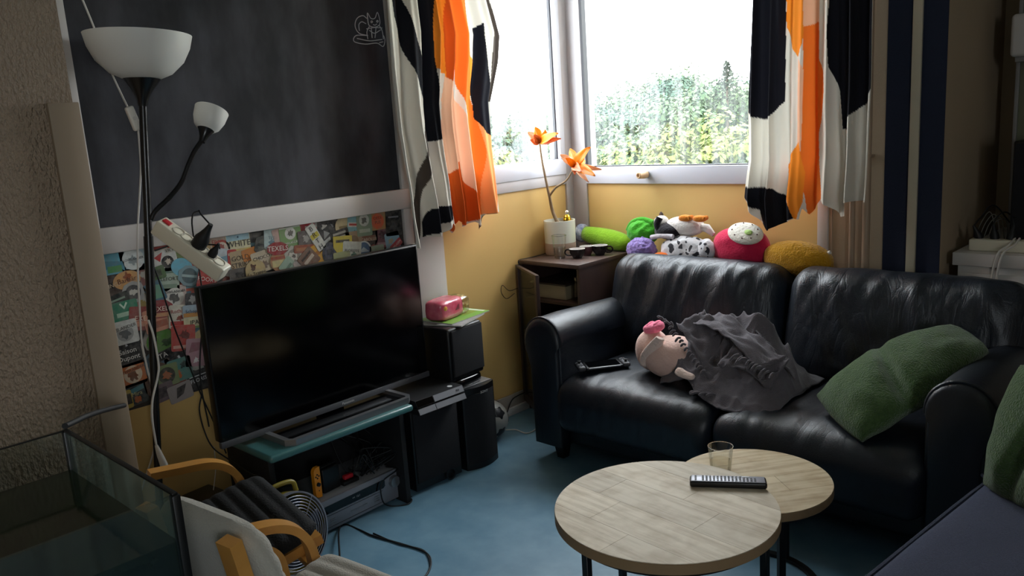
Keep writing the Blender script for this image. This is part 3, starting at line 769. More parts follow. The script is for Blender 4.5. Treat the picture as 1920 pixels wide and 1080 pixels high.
# ---------------------------------------------------------------- coasters
cbd = thing('coaster_board', 'wall board collaged with printed beer coasters behind the television', 'coaster board', (XL, 1.78, .635))
MB().box((XL, 1.05, .640), (XL+.003, 2.463, 1.231)).build('backing', mat('dark_card', '3b332d', .8), cbd, smooth=False)
CM = {}
def cm(h):
    if h not in CM: CM[h] = mat('card_'+h, h, .6, var=(55, .35, '8c857c'), bump=(30, .02))
    return CM[h]
def shape(kind, w, h):
    if kind == 'o': return [(w/2*math.cos(2*PI*k/28), h/2*math.sin(2*PI*k/28)) for k in range(28)]
    if kind in ('6', '8'):
        n = int(kind); return [(w/2*1.06*math.cos(2*PI*(k+.5)/n), h/2*1.06*math.sin(2*PI*(k+.5)/n)) for k in range(n)]
    if kind == 's':   # shield
        return [(-w/2, h/2), (w/2, h/2), (w/2, -h*.1), (w*.3, -h*.38), (0, -h/2), (-w*.3, -h*.38), (-w/2, -h*.1)]
    if kind == 'a':   # arch
        return [(-w/2, -h/2), (w/2, -h/2)]+[(w/2*math.cos(PI*k/14), h*.05+h*.45*math.sin(PI*k/14)) for k in range(15)]
    r = .007; out = []
    for cx, cy, a0 in ((w/2-r, h/2-r, 0), (-w/2+r, h/2-r, 90), (-w/2+r, -h/2+r, 180), (w/2-r, -h/2+r, 270)):
        for k in range(4): out.append((cx+r*math.cos(R(a0+k*30)), cy+r*math.sin(R(a0+k*30))))
    return out
placed = []
rc_ = random.Random(5)
def coaster(px, py, w, h, rot, kind, col, motif=None, txt=None, tcol='f0ece2', tsize=None, yz=None):
    if yz: y, z = yz
    else:
        p = onx(px, py, XL+.006); y, z = p.y, p.z
    y = max(1.10+0, y)
    lay = 0
    for (yy, zz, ll) in placed:
        if abs(yy-y) < .070 and abs(zz-z) < .070: lay = max(lay, ll+1)
    placed.append((y, z, lay))
    x = XL+.003+lay*.0007
    M = T(x, y, z) @ YZ @ rotm(0, 0, R(rot))
    # keep inside the board
    z1 = 1.2305; pts = [(M @ Vector((a, b, 0))) for a, b in shape(kind, w, h)]
    inv = M.inverted(); pl = []
    for p in pts:
        q = inv @ Vector((p.x, min(2.462, max(1.06, p.y)), min(z1, max(.60, p.z)))); pl.append((q.x, q.y))
    o = MB().prism(pl, 0, .0011, M).build('coaster', cm(col), cbd, smooth=False)
    def pr(poly, hexc, d=.0013):
        pp = []
        for a, b in poly:
            p = M @ Vector((a, b, 0)); q = inv @ Vector((p.x, min(2.462, max(1.06, p.y)), min(z1, max(.60, p.z)))); pp.append((q.x, q.y))
        MB().prism(pp, .0009, d, M).build('print', cm(hexc), o, smooth=False)
    if motif:
        for im, mo in enumerate(motif):
            k = mo[0]; dd = .0013+.0001*im
            if k == 'c':
                wob = [1.0 if mo[3] > .0225 else rc_.uniform(.55, 1.25) for i in range(20)]
                pr([(mo[1]+mo[3]*wob[i]*math.cos(2*PI*i/20), mo[2]+mo[3]*wob[i]*math.sin(2*PI*i/20)) for i in range(20)], mo[4], dd)
            elif k == 'r': pr([(mo[1], mo[2]), (mo[3], mo[2]), (mo[3], mo[4]), (mo[1], mo[4])], mo[5], dd)
            elif k == 'p': pr(mo[1], mo[2], dd)
    if txt:
        ts = tsize or .022
        v, f = text_geo(txt, ts, .0002)
        MB().add(v, f, M @ T(0, 0, .0017)).build('lettering', cm(tcol), o, smooth=False)
    return o
pal = ['8c6a4a', '3a2f2a', '9a938a', '5f7f86', 'a5503f', '6f7c4a', 'b59a62', '2c2d31', '7a4a44', 'a8a49a', '4f6a76', 'c0a878', '6a5040', '94564a', '39444a', 'b9b2a6', '8f7a3a', '54403a']
gy = 1.13
while gy < 2.45:
    gz = 1.20
    while gz > .66:
        if gy < 1.40 or gz > .98:
            y, z = gy+rc_.uniform(-.02, .02), gz+rc_.uniform(-.015, .015)
            k = rc_.choice(['q', 'q', 'q', 'o', '8', 's']); c1, c2, c3 = rc_.sample(pal, 3)
            mo = rc_.choice([[('c', 0, 0, .028, c2), ('c', 0, 0, .014, c3)], [('r', -.035, -.012, .035, .014, c2)], [('r', -.035, .012, .035, .03, c2), ('c', 0, -.014, .016, c3)], [('p', [(-.03, -.028), (.03, -.028), (0, .03)], c2)], [('r', -.03, -.03, -.004, .03, c2), ('c', .016, .005, .014, c3)]])
            coaster(0, 0, .093, .093, rc_.uniform(-35, 35), k, c1, mo, yz=(y, z))
        gz -= .083
    gy += .083
D = coaster
D(211, 493, .09, .085, 0, 'q', '5fa3b5', [('p', [(-.04, -.03), (.0, -.01), (.04, -.035), (.04, -.0), (-.03, .01)], '3b7f93'), ('r', -.02, -.036, .03, -.012, '4f8f55')])
D(250, 486, .093, .093, 4, 'q', 'b5cdd3', [('c', 0, 0, .04, 'd9dfdc'), ('c', 0, -.004, .018, '8d9a9c')], 'LOWLANDER', '2e3538', .0125)
D(211, 536, .093, .075, 8, 'o', '3a2a22', [('r', -.04, -.01, .04, .012, '1d1512')], 'DINGS', 'cbb89a', .02)
D(238, 525, .1, .068, 6, 'o', 'c9965a', [('c', .005, .012, .017, '8c4a26')], 'Barbãr', '5a2a18', .026)
D(250, 548, .085, .08, 22, '8', '9c9c98', [('c', 0, 0, .028, '3a3a3c'), ('c', 0, 0, .014, 'c4c0b4')])
D(219, 562, .09, .04, 12, 'q', '17201c', [('r', -.035, -.004, .03, .003, '8aa08c')])
D(233, 582, .1, .07, 3, 'q', '2f7d5f', [('p', [(-.015, .026), (0, .004), (.015, .026), (.01, .03), (0, .014), (-.01, .03)], 'c9dcc8'), ('r', -.03, -.022, .03, -.006, 'a9c8ae')])
D(263, 597, .085, .09, -10, 'q', '8a3a33', [('r', -.03, -.03, .02, -.01, 'c98a70')], 'EXE', 'e0c9b0', .026)
D(234, 623, .093, .088, 2, 'q', 'c7c6bf', [('c', 0, -.004, .03, '9a9a96'), ('c', 0, -.004, .02, '5a5c5c')], None)
D(234, 614, .06, .016, 8, 'q', 'c7c6bf', None, 'ISLANDER', '26282a', .018)
D(241, 665, .1, .088, 3, 'q', '111214', [('c', 0, .036, .005, 'd0d0d0')], 'Saison\nDupont', 'f0ece2', .026)
D(250, 702, .093, .088, 5, 'q', 'c06a34', [('c', 0, 0, .034, 'd8c2a6'), ('c', 0, -.004, .02, '7a4a30')], None)
D(249, 693, .062, .014, 10, 'q', 'c06a34', None, 'LOWLANDER', '2a1a14', .0145)
D(257, 738, .075, .085, 5, 'q', '2e3538', [('c', 0, -.022, .013, 'b5602e'), ('p', [(-.03, .0), (.03, .012), (.03, .03), (-.03, .02)], '4f7f86')], 'Mira', 'c9c08a', .022)
D(236, 750, .03, .07, 4, 'q', 'b59a40', [('r', -.012, -.02, .012, .02, '2a2420')])
D(298, 470, .085, .04, 10, 'q', 'b13b38', [('r', -.035, -.006, .035, .006, 'd8c8b8')])
D(310, 489, .093, .085, 5, 'q', 'd0cfc8', [('p', [(-.04, .02), (-.005, .035), (-.02, -.0)], 'b52f2f'), ('c', .008, -.006, .024, '1a1a1c'), ('c', .01, -.006, .012, 'c9b9a8')], None)
D(322, 468, .05, .018, 6, 'q', 'c6c2b4', None, 'VKTPL', '1c1c1e', .018)
D(318, 523, .075, .093, -6, 'a', 'a9b8a6', [('r', -.028, -.036, .028, -.02, '7f947f'), ('r', -.02, .022, .02, .03, '5a7a6a')], 'LEFORT', '1e2a24', .02)
D(328, 557, .093, .088, -3, 'q', 'c5b0a6', [('c', 0, 0, .036, 'd6d2c8'), ('c', 0, -.004, .02, '4a4a48')], None)
D(327, 547, .062, .014, -3, 'q', 'd6d2c8', None, 'LOWLANDER', '2a2c2e', .0145)
D(341, 501, .085, .07, -20, 'o', '6fb0c4')
D(355, 517, .09, .08, -15, '8', '7e9aa0', [('c', 0, 0, .03, '4a6066'), ('r', -.03, -.006, .03, .004, '9fb5b5')])
D(293, 513, .07, .05, 10, 'q', '4a6a3c', [('r', -.02, -.012, .02, .012, '2c3a24')])
D(291, 548, .07, .08, 15, 'q', '3f6f86', [('p', [(-.03, -.02), (.02, -.03), (.03, .02), (0, .03)], '6a9f86')])
D(279, 544, .026, .03, 0, 'o', 'd0b030')
D(292, 600, .09, .09, 5, 'q', 'c98a70', [('r', -.04, -.03, .04, -.005, 'a5604a')])
D(301, 579, .093, .07, -5, '8', '8f2f33', [('r', -.036, -.03, .036, -.015, 'c9946a'), ('r', -.036, -.012, .036, .012, '7a1f26')], 'EXEL', 'f0dcc8', .026)
D(336, 593, .085, .09, -8, 'q', 'cfc7b5', [('r', -.036, -.034, .036, -.018, 'b5302c'), ('c', 0, -.006, .012, '8a4a3c')], None)
D(335, 583, .07, .022, -4, 'q', 'd8d0c0', None, 'Rothaus', 'a3211f', .021)
D(360, 561, .06, .05, -8, 'q', '2b2b2e', [('c', 0, 0, .016, '9c9a96')])
D(361, 583, .085, .05, -6, 'q', '9fb0bb', [('r', -.04, -.022, .04, -.006, 'c98a3c')], 'Schopps', '22344f', .019)
D(363, 604, .085, .045, -4, 'q', 'd2c7a0', [('r', -.04, -.022, .04, -.014, '6f8a4a')], 'IPA', '1c1c1c', .026)
D(302, 640, .11, .1, 6, 'o', '5a8a3c', [('c', .02, -.01, .02, '2c4a24'), ('c', -.02, .02, .012, '86b05a')])
D(342, 633, .095, .1, -8, 'q', 'b5473f', [('c', .004, .012, .02, '6a2a26'), ('r', -.04, -.04, .04, -.028, 'd0a090')])
D(303, 668, .1, .035, 14, 'q', '121214', None, 'STA', 'e6e2d8', .028)
D(340, 664, .1, .022, 22, 'q', '17171a', [('r', -.02, -.006, -.012, .006, 'c9c9c9'), ('r', .02, -.006, .028, .006, 'c9c9c9')])
D(366, 660, .085, .11, -10, 'q', 'b48a92', [('c', 0, -.03, .012, 'e6e0dc'), ('p', [(-.03, 0), (.02, .01), (.03, .04), (-.02, .04)], '94606a')])
D(373, 712, .09, .08, 6, 'q', '14161c', [('r', -.035, .016, .035, .020, 'c9c9c9')], 'FLORIS', 'e6e6e6', .022)
D(336, 692, .093, .09, 4, 'q', '4f8078', [('c', -.012, -.016, .016, 'b5602e'), ('c', .015, .015, .014, '1f3a36')])
D(311, 703, .09, .085, 2, 'q', '7a8a5a', [('c', 0, 0, .032, '3a3c30'), ('c', 0, 0, .018, 'b0643a')])
D(303, 735, .09, .07, 8, 'q', '6d5a60', [('r', -.03, -.02, .02, .02, '3a3036')])
D(336, 734, .095, .07, 8, 'q', '9a8f8c', [('p', [(-.02, -.02), (.01, -.01), (.03, .025), (-.01, .02)], '2c2628')])
D(387, 524, .08, .07, -18, 'q', 'b5322c', None, 'POORT', 'f0e6dc', .024)
D(447, 457, .105, .085, 0, 'q', 'd8cfa8', [('r', -.05, .014, .05, .041, 'a9cbd6'), ('r', -.05, -.041, .05, -.02, 'cdb46a'), ('c', 0, .028, .004, '2a4a66')], 'WHITE', '16181a', .034)
D(411, 454, .075, .05, -4, 'q', 'd0b8a6', [('r', -.03, -.02, .03, -.004, 'c2863f')], 'ERDINGEN'[:5], 'b53a34', .022)
D(416, 466, .07, .07, 0, 'o', 'b5483f', [('c', 0, 0, .026, 'd6c6b4'), ('c', 0, 0, .017, 'a04038')])
D(419, 486, .09, .085, -15, 'q', 'c4ccd0', [('p', [(-.03, -.0), (.02, .02), (.03, -.01)], '7aa6b8')])
D(435, 484, .04, .07, -4, 'q', 'b03a38', [('r', -.016, .01, .016, .02, 'dcc8ba')])
D(451, 490, .088, .09, 2, 'q', 'b9a17c', None, 'GOLD\nSTRIKE', '17130f', .028)
D(449, 516, .09, .06, 0, 'q', '5a5450', [('c', 0, 0, .018, '2c2826')])
D(478, 441, .1, .06, -3, '8', '2f2d2c', [('r', -.03, -.008, .03, .01, '5a5650')])
D(472, 475, .09, .05, 10, 'q', 'c97a2c', [('r', -.03, -.02, .03, -.01, '8c4f1c')])
D(494, 461, .09, .095, -18, '6', '3b3d38', [('c', 0, 0, .03, '55564c'), ('r', -.03, -.005, .03, .007, '2a2b28')])
D(508, 446, .07, .09, -6, 'q', 'b9ccc9', [('c', 0, -.02, .014, '6f8f9a')], 'TES', '6a8a96', .02)
D(491, 490, .093, .088, 8, 'q', 'c7b79c', [('c', .006, -.016, .018, '7d6656')], None)
D(489, 483, .07, .02, 8, 'q', 'cfc0a6', None, 'CHOCO', '2a1e18', .021)
D(478, 507, .09, .09, 4, 'a', 'c0a877', [('c', -.008, .016, .015, '5a3826')], None)
D(480, 512, .07, .022, 6, 'q', 'c9b486', None, 'La Trappe', '2f1d12', .02)
D(525, 449, .06, .1, 12, 'q', 'c8a79a', [('r', -.02, -.04, .02, -.02, 'a87c70')])
D(544, 447, .105, .1, 2, 'q', '7f9f63', [('r', -.05, .044, .05, .05, 'c9d2c0'), ('c', 0, .022, .026, 'd9d6cc'), ('c', 0, .022, .014, '6f6a60')], None)
D(544, 455, .06, .018, 4, 'q', '7f9f63', None, 'LOWLANDER', 'e8e6da', .0135)
D(523, 489, .09, .09, 0, 'o', 'b07f55', [('r', -.04, .008, .04, .02, 'a54a30'), ('r', -.036, -.024, .036, .004, 'd0c088')])
D(519, 466, .1, .055, -4, '8', '9c2b2e', None, 'TEXELS', 'f0e8dc', .03)
D(549, 480, .09, .09, 10, '6', 'c3bcae', [('c', 0, 0, .03, '8f867a'), ('c', 0, 0, .022, 'cbc4b6'), ('c', 0, 0, .01, '5a5048')])
D(539, 500, .07, .07, 42, 'q', '9fb5a0', [('r', -.02, -.006, .02, .006, '6f8a76')])
D(561, 500, .06, .06, 12, 'q', 'b5a8a0')
D(572, 427, .095, .055, -6, 's', 'c0414a', [('r', .0, .0, .03, .006, 'e8d8d0'), ('r', .0, -.014, .03, -.008, 'e8d8d0')])
D(572, 447, .08, .07, 0, 'q', '5f5450', [('c', 0, 0, .018, 'a8a098')])
D(572, 466, .12, .035, -5, 'q', '9a4f34', [('r', -.05, -.008, .05, .006, 'b5744a')])
D(595, 478, .08, .1, 18, 'q', 'd39a2a', [('c', 0, .01, .012, 'a5641c')])
D(577, 486, .085, .085, 40, 'q', '7c5a48', [('r', -.03, -.008, .03, .008, 'cbb8a4'), ('r', -.03, .016, .03, .026, '3a2a22')])
D(613, 426, .1, .07, -8, 'q', '1f1f1f', [('c', -.012, .0, .016, 'b9b5ac'), ('c', .024, .006, .011, '7a7a7a')])
D(614, 444, .09, .08, 28, 'q', '2a2a2a', [('r', -.03, -.02, .03, -.006, 'c9c9c4'), ('p', [(-.02, .0), (.02, .006), (.0, .034)], '9a9a96')])
D(590, 446, .05, .13, 27, 'q', 'd6d3c8', [('r', -.022, .0, .022, .024, 'c9b52c')], None)
D(590, 446, .045, .12, 27, 'q', 'd6d3c8', [('r', -.0215, .0, .0215, .024, 'c9b52c')], 'B\nR\nT\nH', '151515', .031)
D(617, 475, .085, .1, 0, 'o', '2c2e3c', [('c', 0, .005, .03, '3c4054'), ('r', -.018, -.005, .018, .02, '1c1e2a')])
D(645, 425, .1, .1, 0, '8', '4a3a24', [('c', 0, 0, .046, 'cbb98e'), ('r', -.026, -.008, .026, .004, '8a7448')])
D(637, 441, .1, .05, 8, 'q', '1c1b1b', [('r', -.035, .004, .035, .014, 'a8a498'), ('r', -.025, -.014, .03, -.004, 'a8a498')])
D(640, 460, .1, .085, -4, 's', 'c9b43a', [('r', -.036, .014, .036, .026, '3a341c')])
D(665, 423, .08, .1, -8, 'q', '7fb4bd', [('r', -.036, -.006, .036, .014, 'd8cfc4'), ('r', -.03, .0, .03, .009, 'b5463f'), ('c', 0, -.032, .012, '3a7f96')])
D(664, 452, .09, .09, 0, 'q', 'a98f73', [('c', 0, 0, .026, '8c7256')])
D(683, 421, .085, .105, -2, 'q', '8a9f84', [('c', 0, .02, .028, 'cfd2c6'), ('c', 0, .02, .016, '6a6a60'), ('r', -.03, -.036, .03, -.02, 'b9c4b0')])
D(708, 413, .095, .09, 0, 'q', 'b58a5a', [('c', 0, -.004, .036, 'e0643a')], 'OEDI\nPUS', '6a2a1a', .02)
D(692, 449, .1, .1, -3, 's', '2f211d', [('r', -.04, -.006, .04, .018, '8a5a44')], 'CAROLUS', 'e0d0b8', .02)
D(718, 444, .085, .1, -6, 'q', '7a4f56', [('c', 0, .01, .022, '4a2c34'), ('r', -.03, -.04, .03, -.026, 'a8868a')])
D(738, 418, .095, .12, -3, 'q', '191a1c', [('p', [(-.03, -.03), (.03, -.03), (0, .01)], '3a3c40'), ('r', -.03, .025, .03, .032, '8a8c90')])
D(682, 468, .085, .08, 0, 'o', 'd0d2d0', [('c', 0, 0, .034, '4a6a8c'), ('p', [(-.03, -.01), (0, .012), (.03, -.012)], 'b8c8d0')])
D(657, 470, .1, .085, -10, 'q', 'c2c4b8', [('c', .01, -.02, .014, '5a7a6a')], 'FLOREFFE', '33363a', .0185)
D(638, 482, .09, .05, 0, 'q', 'a5a878', [('r', -.03, -.01, .03, .0, '6f7a4a')])
D(706, 472, .09, .06, 0, 'q', '9fb09a')
D(737, 455, .085, .1, 6, 'q', '8fb3c4', [('c', -.01, .01, .016, 'b8a88a')])
D(743, 459, .075, .035, 34, 'q', 'b8454a', None, 'AFFLIGEM', 'f0e4dc', .015)

# ================================================================ CURTAINS
def inside(poly, x, y):
    c = False; n = len(poly); j = n-1
    for i in range(n):
        xi, yi = poly[i]; xj, yj = poly[j]
        if (yi > y) != (yj > y) and x < (xj-xi)*(y-yi)/(yj-yi)+xi: c = not c
        j = i
    return c
def interp(tab, x):
    if x <= tab[0][0]: return tab[0][1]
    for (a, b), (c, d) in zip(tab[:-1], tab[1:]):
        if x <= c: return b+(d-b)*(x-a)/(c-a)
    return tab[-1][1]
m_curtain = mat('printed_cotton', 'e6e2d8', .85, spec=.15, attr='print', transl=.13, bump=(420, .12))
COL = dict(cream=lin('d6d1c5'), black=lin('17171d'), grey=lin('4a423c'), orange=lin('e8742a'), deep=lin('c9541c'), gold=lin('ea8a2a'), peach=lin('eab795'), salmon=lin('ee9a5e'))
def curtain(name, label, to_plane, ax, left, right, bottom, polys, folds, amp, ztop, nu=260, nv=260, sign=1, seed=0):
    """left/right: tables z -> s ; bottom: table u -> z ; polys: [(colour, [(s,z)..])]"""
    mb = MB(); cols = []
    bb = [(c, p, min(q[0] for q in p), max(q[0] for q in p), min(q[1] for q in p), max(q[1] for q in p)) for c, p in polys]
    for j in range(nv):
        v = j/(nv-1)
        for i in range(nu):
            u = i/(nu-1)
            zb = interp(bottom, u); z = ztop+(zb-ztop)*v
            a, b = interp(left, z), interp(right, z)
            ph = folds*2*PI*(u+.03*math.sin(u*9+seed)+.025*nz(u*4, z*1.2, seed))
            s = a+(b-a)*(u+.010*math.sin(2*ph)*0)
            A = amp*(.55+.45*v)*(1+.5*nz(u*6, z*1.5, seed+4))
            d = A*math.sin(ph)+.35*A*math.sin(2.3*ph+1+z*2)+.012*nz(u*10, z*5, seed+8)*(v**2)
            p = Vector((0, 0, z)); p[ax] = s; p[1-ax] = to_plane+sign*d
            mb.v.append(p)
            c = 'cream'
            for cc, poly, x0_, x1_, z0_, z1_ in bb:
                if x0_ <= s <= x1_ and z0_ <= z <= z1_ and inside(poly, s, z): c = cc
            cols.append(COL[c])
    for j in range(nv-1):
        for i in range(nu-1): mb.f.append((j*nu+i, j*nu+i+1, (j+1)*nu+i+1, (j+1)*nu+i))
    mb.cols = cols
    return tag(mb.build(name, m_curtain, None, angle=180), label, 'curtain', 'printed window curtains')
XC = -2.975
def LC(pts): return [((q := onx(640+x/2.25, y/2.25, XC)).y, q.z) for x, y in pts]
def lz(pts): return sorted([(z, s) for s, z in LC(pts)])
T0 = -120
polys = [('salmon', [(548, 420), (572, 500), (640, 582), (655, 800), (650, 895), (590, 910), (580, 640)]),
         ('gold', [(360, T0), (425, T0), (432, 0), (475, 230), (472, 370), (440, 350), (440, 312), (392, 290), (375, 200)]),
         ('black', [(205, T0), (250, T0), (262, 0), (338, 245), (326, 0), (322, T0), (372, T0), (378, 0), (388, 250), (422, 585), (375, 600), (362, 480), (300, 300), (225, 70), (213, 0)]),
         ('grey', [(352, 480), (375, 600), (352, 800), (340, 1020), (308, 1045), (308, 940), (335, 720)]),
         ('gold', [(376, T0), (425, T0), (432, 0), (475, 230), (472, 370), (440, 350), (440, 312), (400, 284), (388, 200)]),
         ('deep', [(425, T0), (455, T0), (472, 180), (476, 372), (446, 372), (440, 150)]),
         ('peach', [(440, 320), (475, 372), (520, 520), (575, 800), (580, 870), (520, 760), (505, 680), (455, 740), (432, 560), (428, 420)]),
         ('orange', [(455, T0), (505, T0), (515, 0), (540, 240), (560, 420), (600, 640), (608, 905), (585, 905), (575, 800), (520, 520), (478, 250), (462, 120)]),
         ('gold', [(536, 235), (553, 250), (560, 420), (545, 400)]),
         ('black', [(595, 95), (640, 585), (600, 560), (570, 500), (555, 350), (553, 180), (565, 120)]),
         ('grey', [(600, T0), (625, T0), (630, 0), (680, 150), (674, 260), (640, 430), (615, 420), (625, 260), (634, 130), (600, 0)]),
         ('deep', [(455, 740), (505, 680), (520, 760), (580, 860), (585, 910), (470, 980), (460, 925)]),
         ('black', [(370, 880), (460, 865), (458, 925), (400, 975), (350, 1010), (355, 940)]),
         ('grey', [(560, 960), (620, 905), (650, 890), (640, 905), (585, 970)])]
polys = [(c, LC(p)) for c, p in polys]
left = lz([(178, T0), (182, 0), (200, 300), (225, 560), (268, 800), (300, 1045)])
right = lz([(625, T0), (634, 0), (674, 150), (668, 260), (638, 430), (645, 620), (662, 760), (676, 890)])
bot_px = [(302, 1045), (335, 1045), (345, 1000), (375, 1000), (440, 985), (462, 940), (478, 985), (495, 930), (530, 960), (555, 935), (585, 970), (620, 905), (676, 888)]
bp_ = LC(bot_px); sa, sb_ = bp_[0][0], bp_[-1][0]
curtain('curtain', 'orange black and white printed curtain hanging beside the blackboard', XC, 1, left, right, [((s-sa)/(sb_-sa), z) for s, z in bp_], polys, 6, .030, 2.45, sign=1, seed=2)
YC = 3.63
def RC(pts): return [((q := ony(1340+x/2, y/2, YC)).x, q.z) for x, y in pts]
polys = [('black', [(140, T0), (266, T0), (262, 0), (258, 380), (215, 435), (180, 450), (122, 425), (118, 250), (134, 0)]),
         ('gold', [(264, T0), (345, T0), (345, 0), (340, 160), (320, 215), (290, 180), (262, 100)]),
         ('peach', [(340, T0), (394, T0), (390, 0), (388, 90), (342, 110)]),
         ('orange', [(342, 100), (388, 80), (388, 220), (410, 270), (415, 340), (400, 450), (388, 500), (395, 640), (404, 745), (345, 810), (325, 640), (335, 500), (340, 300)]),
         ('peach', [(322, 215), (342, 260), (335, 500), (328, 640), (318, 560), (320, 400)]),
         ('gold', [(262, 620), (325, 530), (340, 640), (332, 760), (310, 830), (285, 780), (262, 700)]),
         ('black', [(446, T0), (598, T0), (597, 0), (592, 330), (560, 390), (505, 440), (500, 485), (475, 485), (465, 340), (435, 250), (430, 120), (440, 0)]),
         ('black', [(95, 700), (215, 705), (280, 760), (302, 815), (180, 880), (160, 790), (100, 740)])]
polys = [(c, RC(p)) for c, p in polys]
def rz_(pts): return sorted([(z, s) for s, z in RC(pts)])
left = rz_([(140, T0), (136, 0), (121, 420), (124, 600), (106, 740), (120, 865)])
right = rz_([(600, T0), (597, 0), (592, 330), (576, 755)])
bot_px = [(106, 742), (140, 800), (176, 868), (240, 840), (300, 818), (318, 822), (330, 780), (345, 806), (400, 748), (430, 770), (460, 816), (480, 812), (492, 760), (505, 755), (576, 755)]
bp_ = RC(bot_px); sa, sb_ = bp_[0][0], bp_[-1][0]
curtain('curtain', 'orange black and white printed curtain hanging at the right of the window', YC, 0, left, right, [((s-sa)/(sb_-sa), z) for s, z in bp_], polys, 5, .032, 2.45, sign=-1, seed=5)

# ================================================================ FLOOR LAMP WITH SIDE SPOT
m_opal = mat('opal_plastic', 'f0eee8', .35, transl=.25)
m_lampblk = mat('lamp_black', '0a0a0b', .28)
lp = thing('floor_lamp', 'black floor lamp with white bowl shade and small side spot', 'lamp', (-2.90, 1.047, 0))
LM = T(-2.90, 1.047, 0) @ rotm(R(-6.2))
MB().lathe([(0, 0), (.13, 0), (.13, .012), (.03, .022), (.013, .05), (0, .05)], 40, T(-2.90, 1.047, 0), cap=False).build('base', m_lampblk, lp)
MB().tube([(0, 0, .03), (0, 0, 1.76)], .0135, 16, M=LM).tube([(0, 0, 1.02), (0, 0, 1.30)], .016, 16, M=LM).build('pole', m_lampblk, lp)
MB().lathe([(.0, 1.745), (.015, 1.745), (.02, 1.77), (.035, 1.80), (.062, 1.838), (.0, 1.838)], 36, LM, cap=False).build('shade_holder', m_lampblk, lp)
BM_ = LM @ T(0, 0, 1.838) @ rotm(R(2.5), 0) @ T(0, 0, -1.838)
MB().lathe([(0, 1.836), (.06, 1.837), (.10, 1.855), (.14, 1.895), (.162, 1.94), (.172, 1.982), (.169, 1.982), (.158, 1.942), (.136, 1.90), (.098, 1.861), (.058, 1.843), (0, 1.842)], 56, BM_, cap=False).build('bowl_shade', m_opal, lp, angle=60)
XS = -2.87
ap = [onx(x, y, XS) for x, y in ((283, 412), (292, 395), (318, 370), (340, 342), (352, 312), (364, 285), (378, 264))]
arm = MB().tube(spline(ap, 8), .0085, 12).build('flexible_arm', m_lampblk, lp)
c0, c1 = onx(380, 262, XS), onx(397, 207, XS-.02)
ax = (c1-c0).normalized(); q = Vector((0, 0, 1)).rotation_difference(ax).to_matrix().to_4x4()
SM = Matrix.Translation(c0) @ q
MB().lathe([(0, -.01), (.011, -.01), (.014, .01), (.024, .035), (.032, .045), (0, .045)], 28, SM, cap=False).build('spot_holder', m_lampblk, lp)
MB().lathe([(.030, .04), (.045, .055), (.056, .085), (.060, .12), (.058, .12), (.053, .087), (.043, .06), (.0, .05)], 36, SM, cap=False).build('spot_shade', m_opal, lp, angle=60)
# white mains cord with inline switch
m_cordw = mat('white_cord', 'cfcac2', .5)
def cord(name, label, pts, r, m, n=8, cat='cable', group=None):
    o = MB().tube(spline(pts, n), r, 8).build(name, m, angle=80)
    return tag(o, label, cat, group)
XW = -2.925
wc = thing('switch_cord', 'white lamp cord with an inline switch running past the lamp bowl', 'cord', onx(248, 220, XW))
MB().tube(spline([onx(x, y, XW-.07) for x, y in ((138, -40), (155, 0), (178, 56), (200, 115), (222, 165))]+[onx(241, 204, XW)], 8), .0035, 8).build('upper_cord', m_cordw, wc, angle=80)
MB().tube(spline([onx(x, y, XW+.0) for x, y in ((259, 241), (262, 280), (264, 320), (261, 380), (258, 440), (259, 520), (262, 580), (266, 640), (276, 690), (285, 730), (284, 780), (289, 840))]+[Vector((-2.95, 1.02, .3)), Vector((-3.0, 1.05, .012))], 8), .0035, 8).build('lower_cord', m_cordw, wc, angle=80)
p1, p2 = onx(242, 203, XW), onx(258, 241, XW); ax = (p2-p1).normalized()
sm_ = Matrix.Translation((p1+p2)/2) @ Vector((0, 0, 1)).rotation_difference(ax).to_matrix().to_4x4()
MB().cbox((0, 0, 0), (.022, .028, (p2-p1).length+.012), .006, 3, sm_).build('inline_switch', mat('ivory_plastic', 'ddd8cd', .4), wc)
MB().lathe([(.006, 0), (.005, .002), (0, .002)], 12, sm_ @ T(.011, 0, 0) @ rotm(0, R(90)), cap=False).build('rocker', m_cordw, wc)
c_ = thing('white_cable', 'second white cable with a plug end hanging down the lamp pole', 'cable', onx(297, 850, -2.90))
MB().tube(spline([onx(x, y, -2.885) for x, y in ((278, 600), (288, 630), (297, 680), (296, 705), (286, 750), (286, 790), (293, 835))], 8), .004, 8).build('cord', m_cordw, c_, angle=80)
pe = [onx(293, 835, -2.885), onx(307, 872, -2.885)]
MB().tube([pe[0], pe[0].lerp(pe[1], .3), pe[1], pe[1]+Vector((0, .002, -.02))], [.006, .010, .016, .017], 10, flat=.7).build('plug', mat('ivory_plastic', 'ddd8cd', .4), c_)

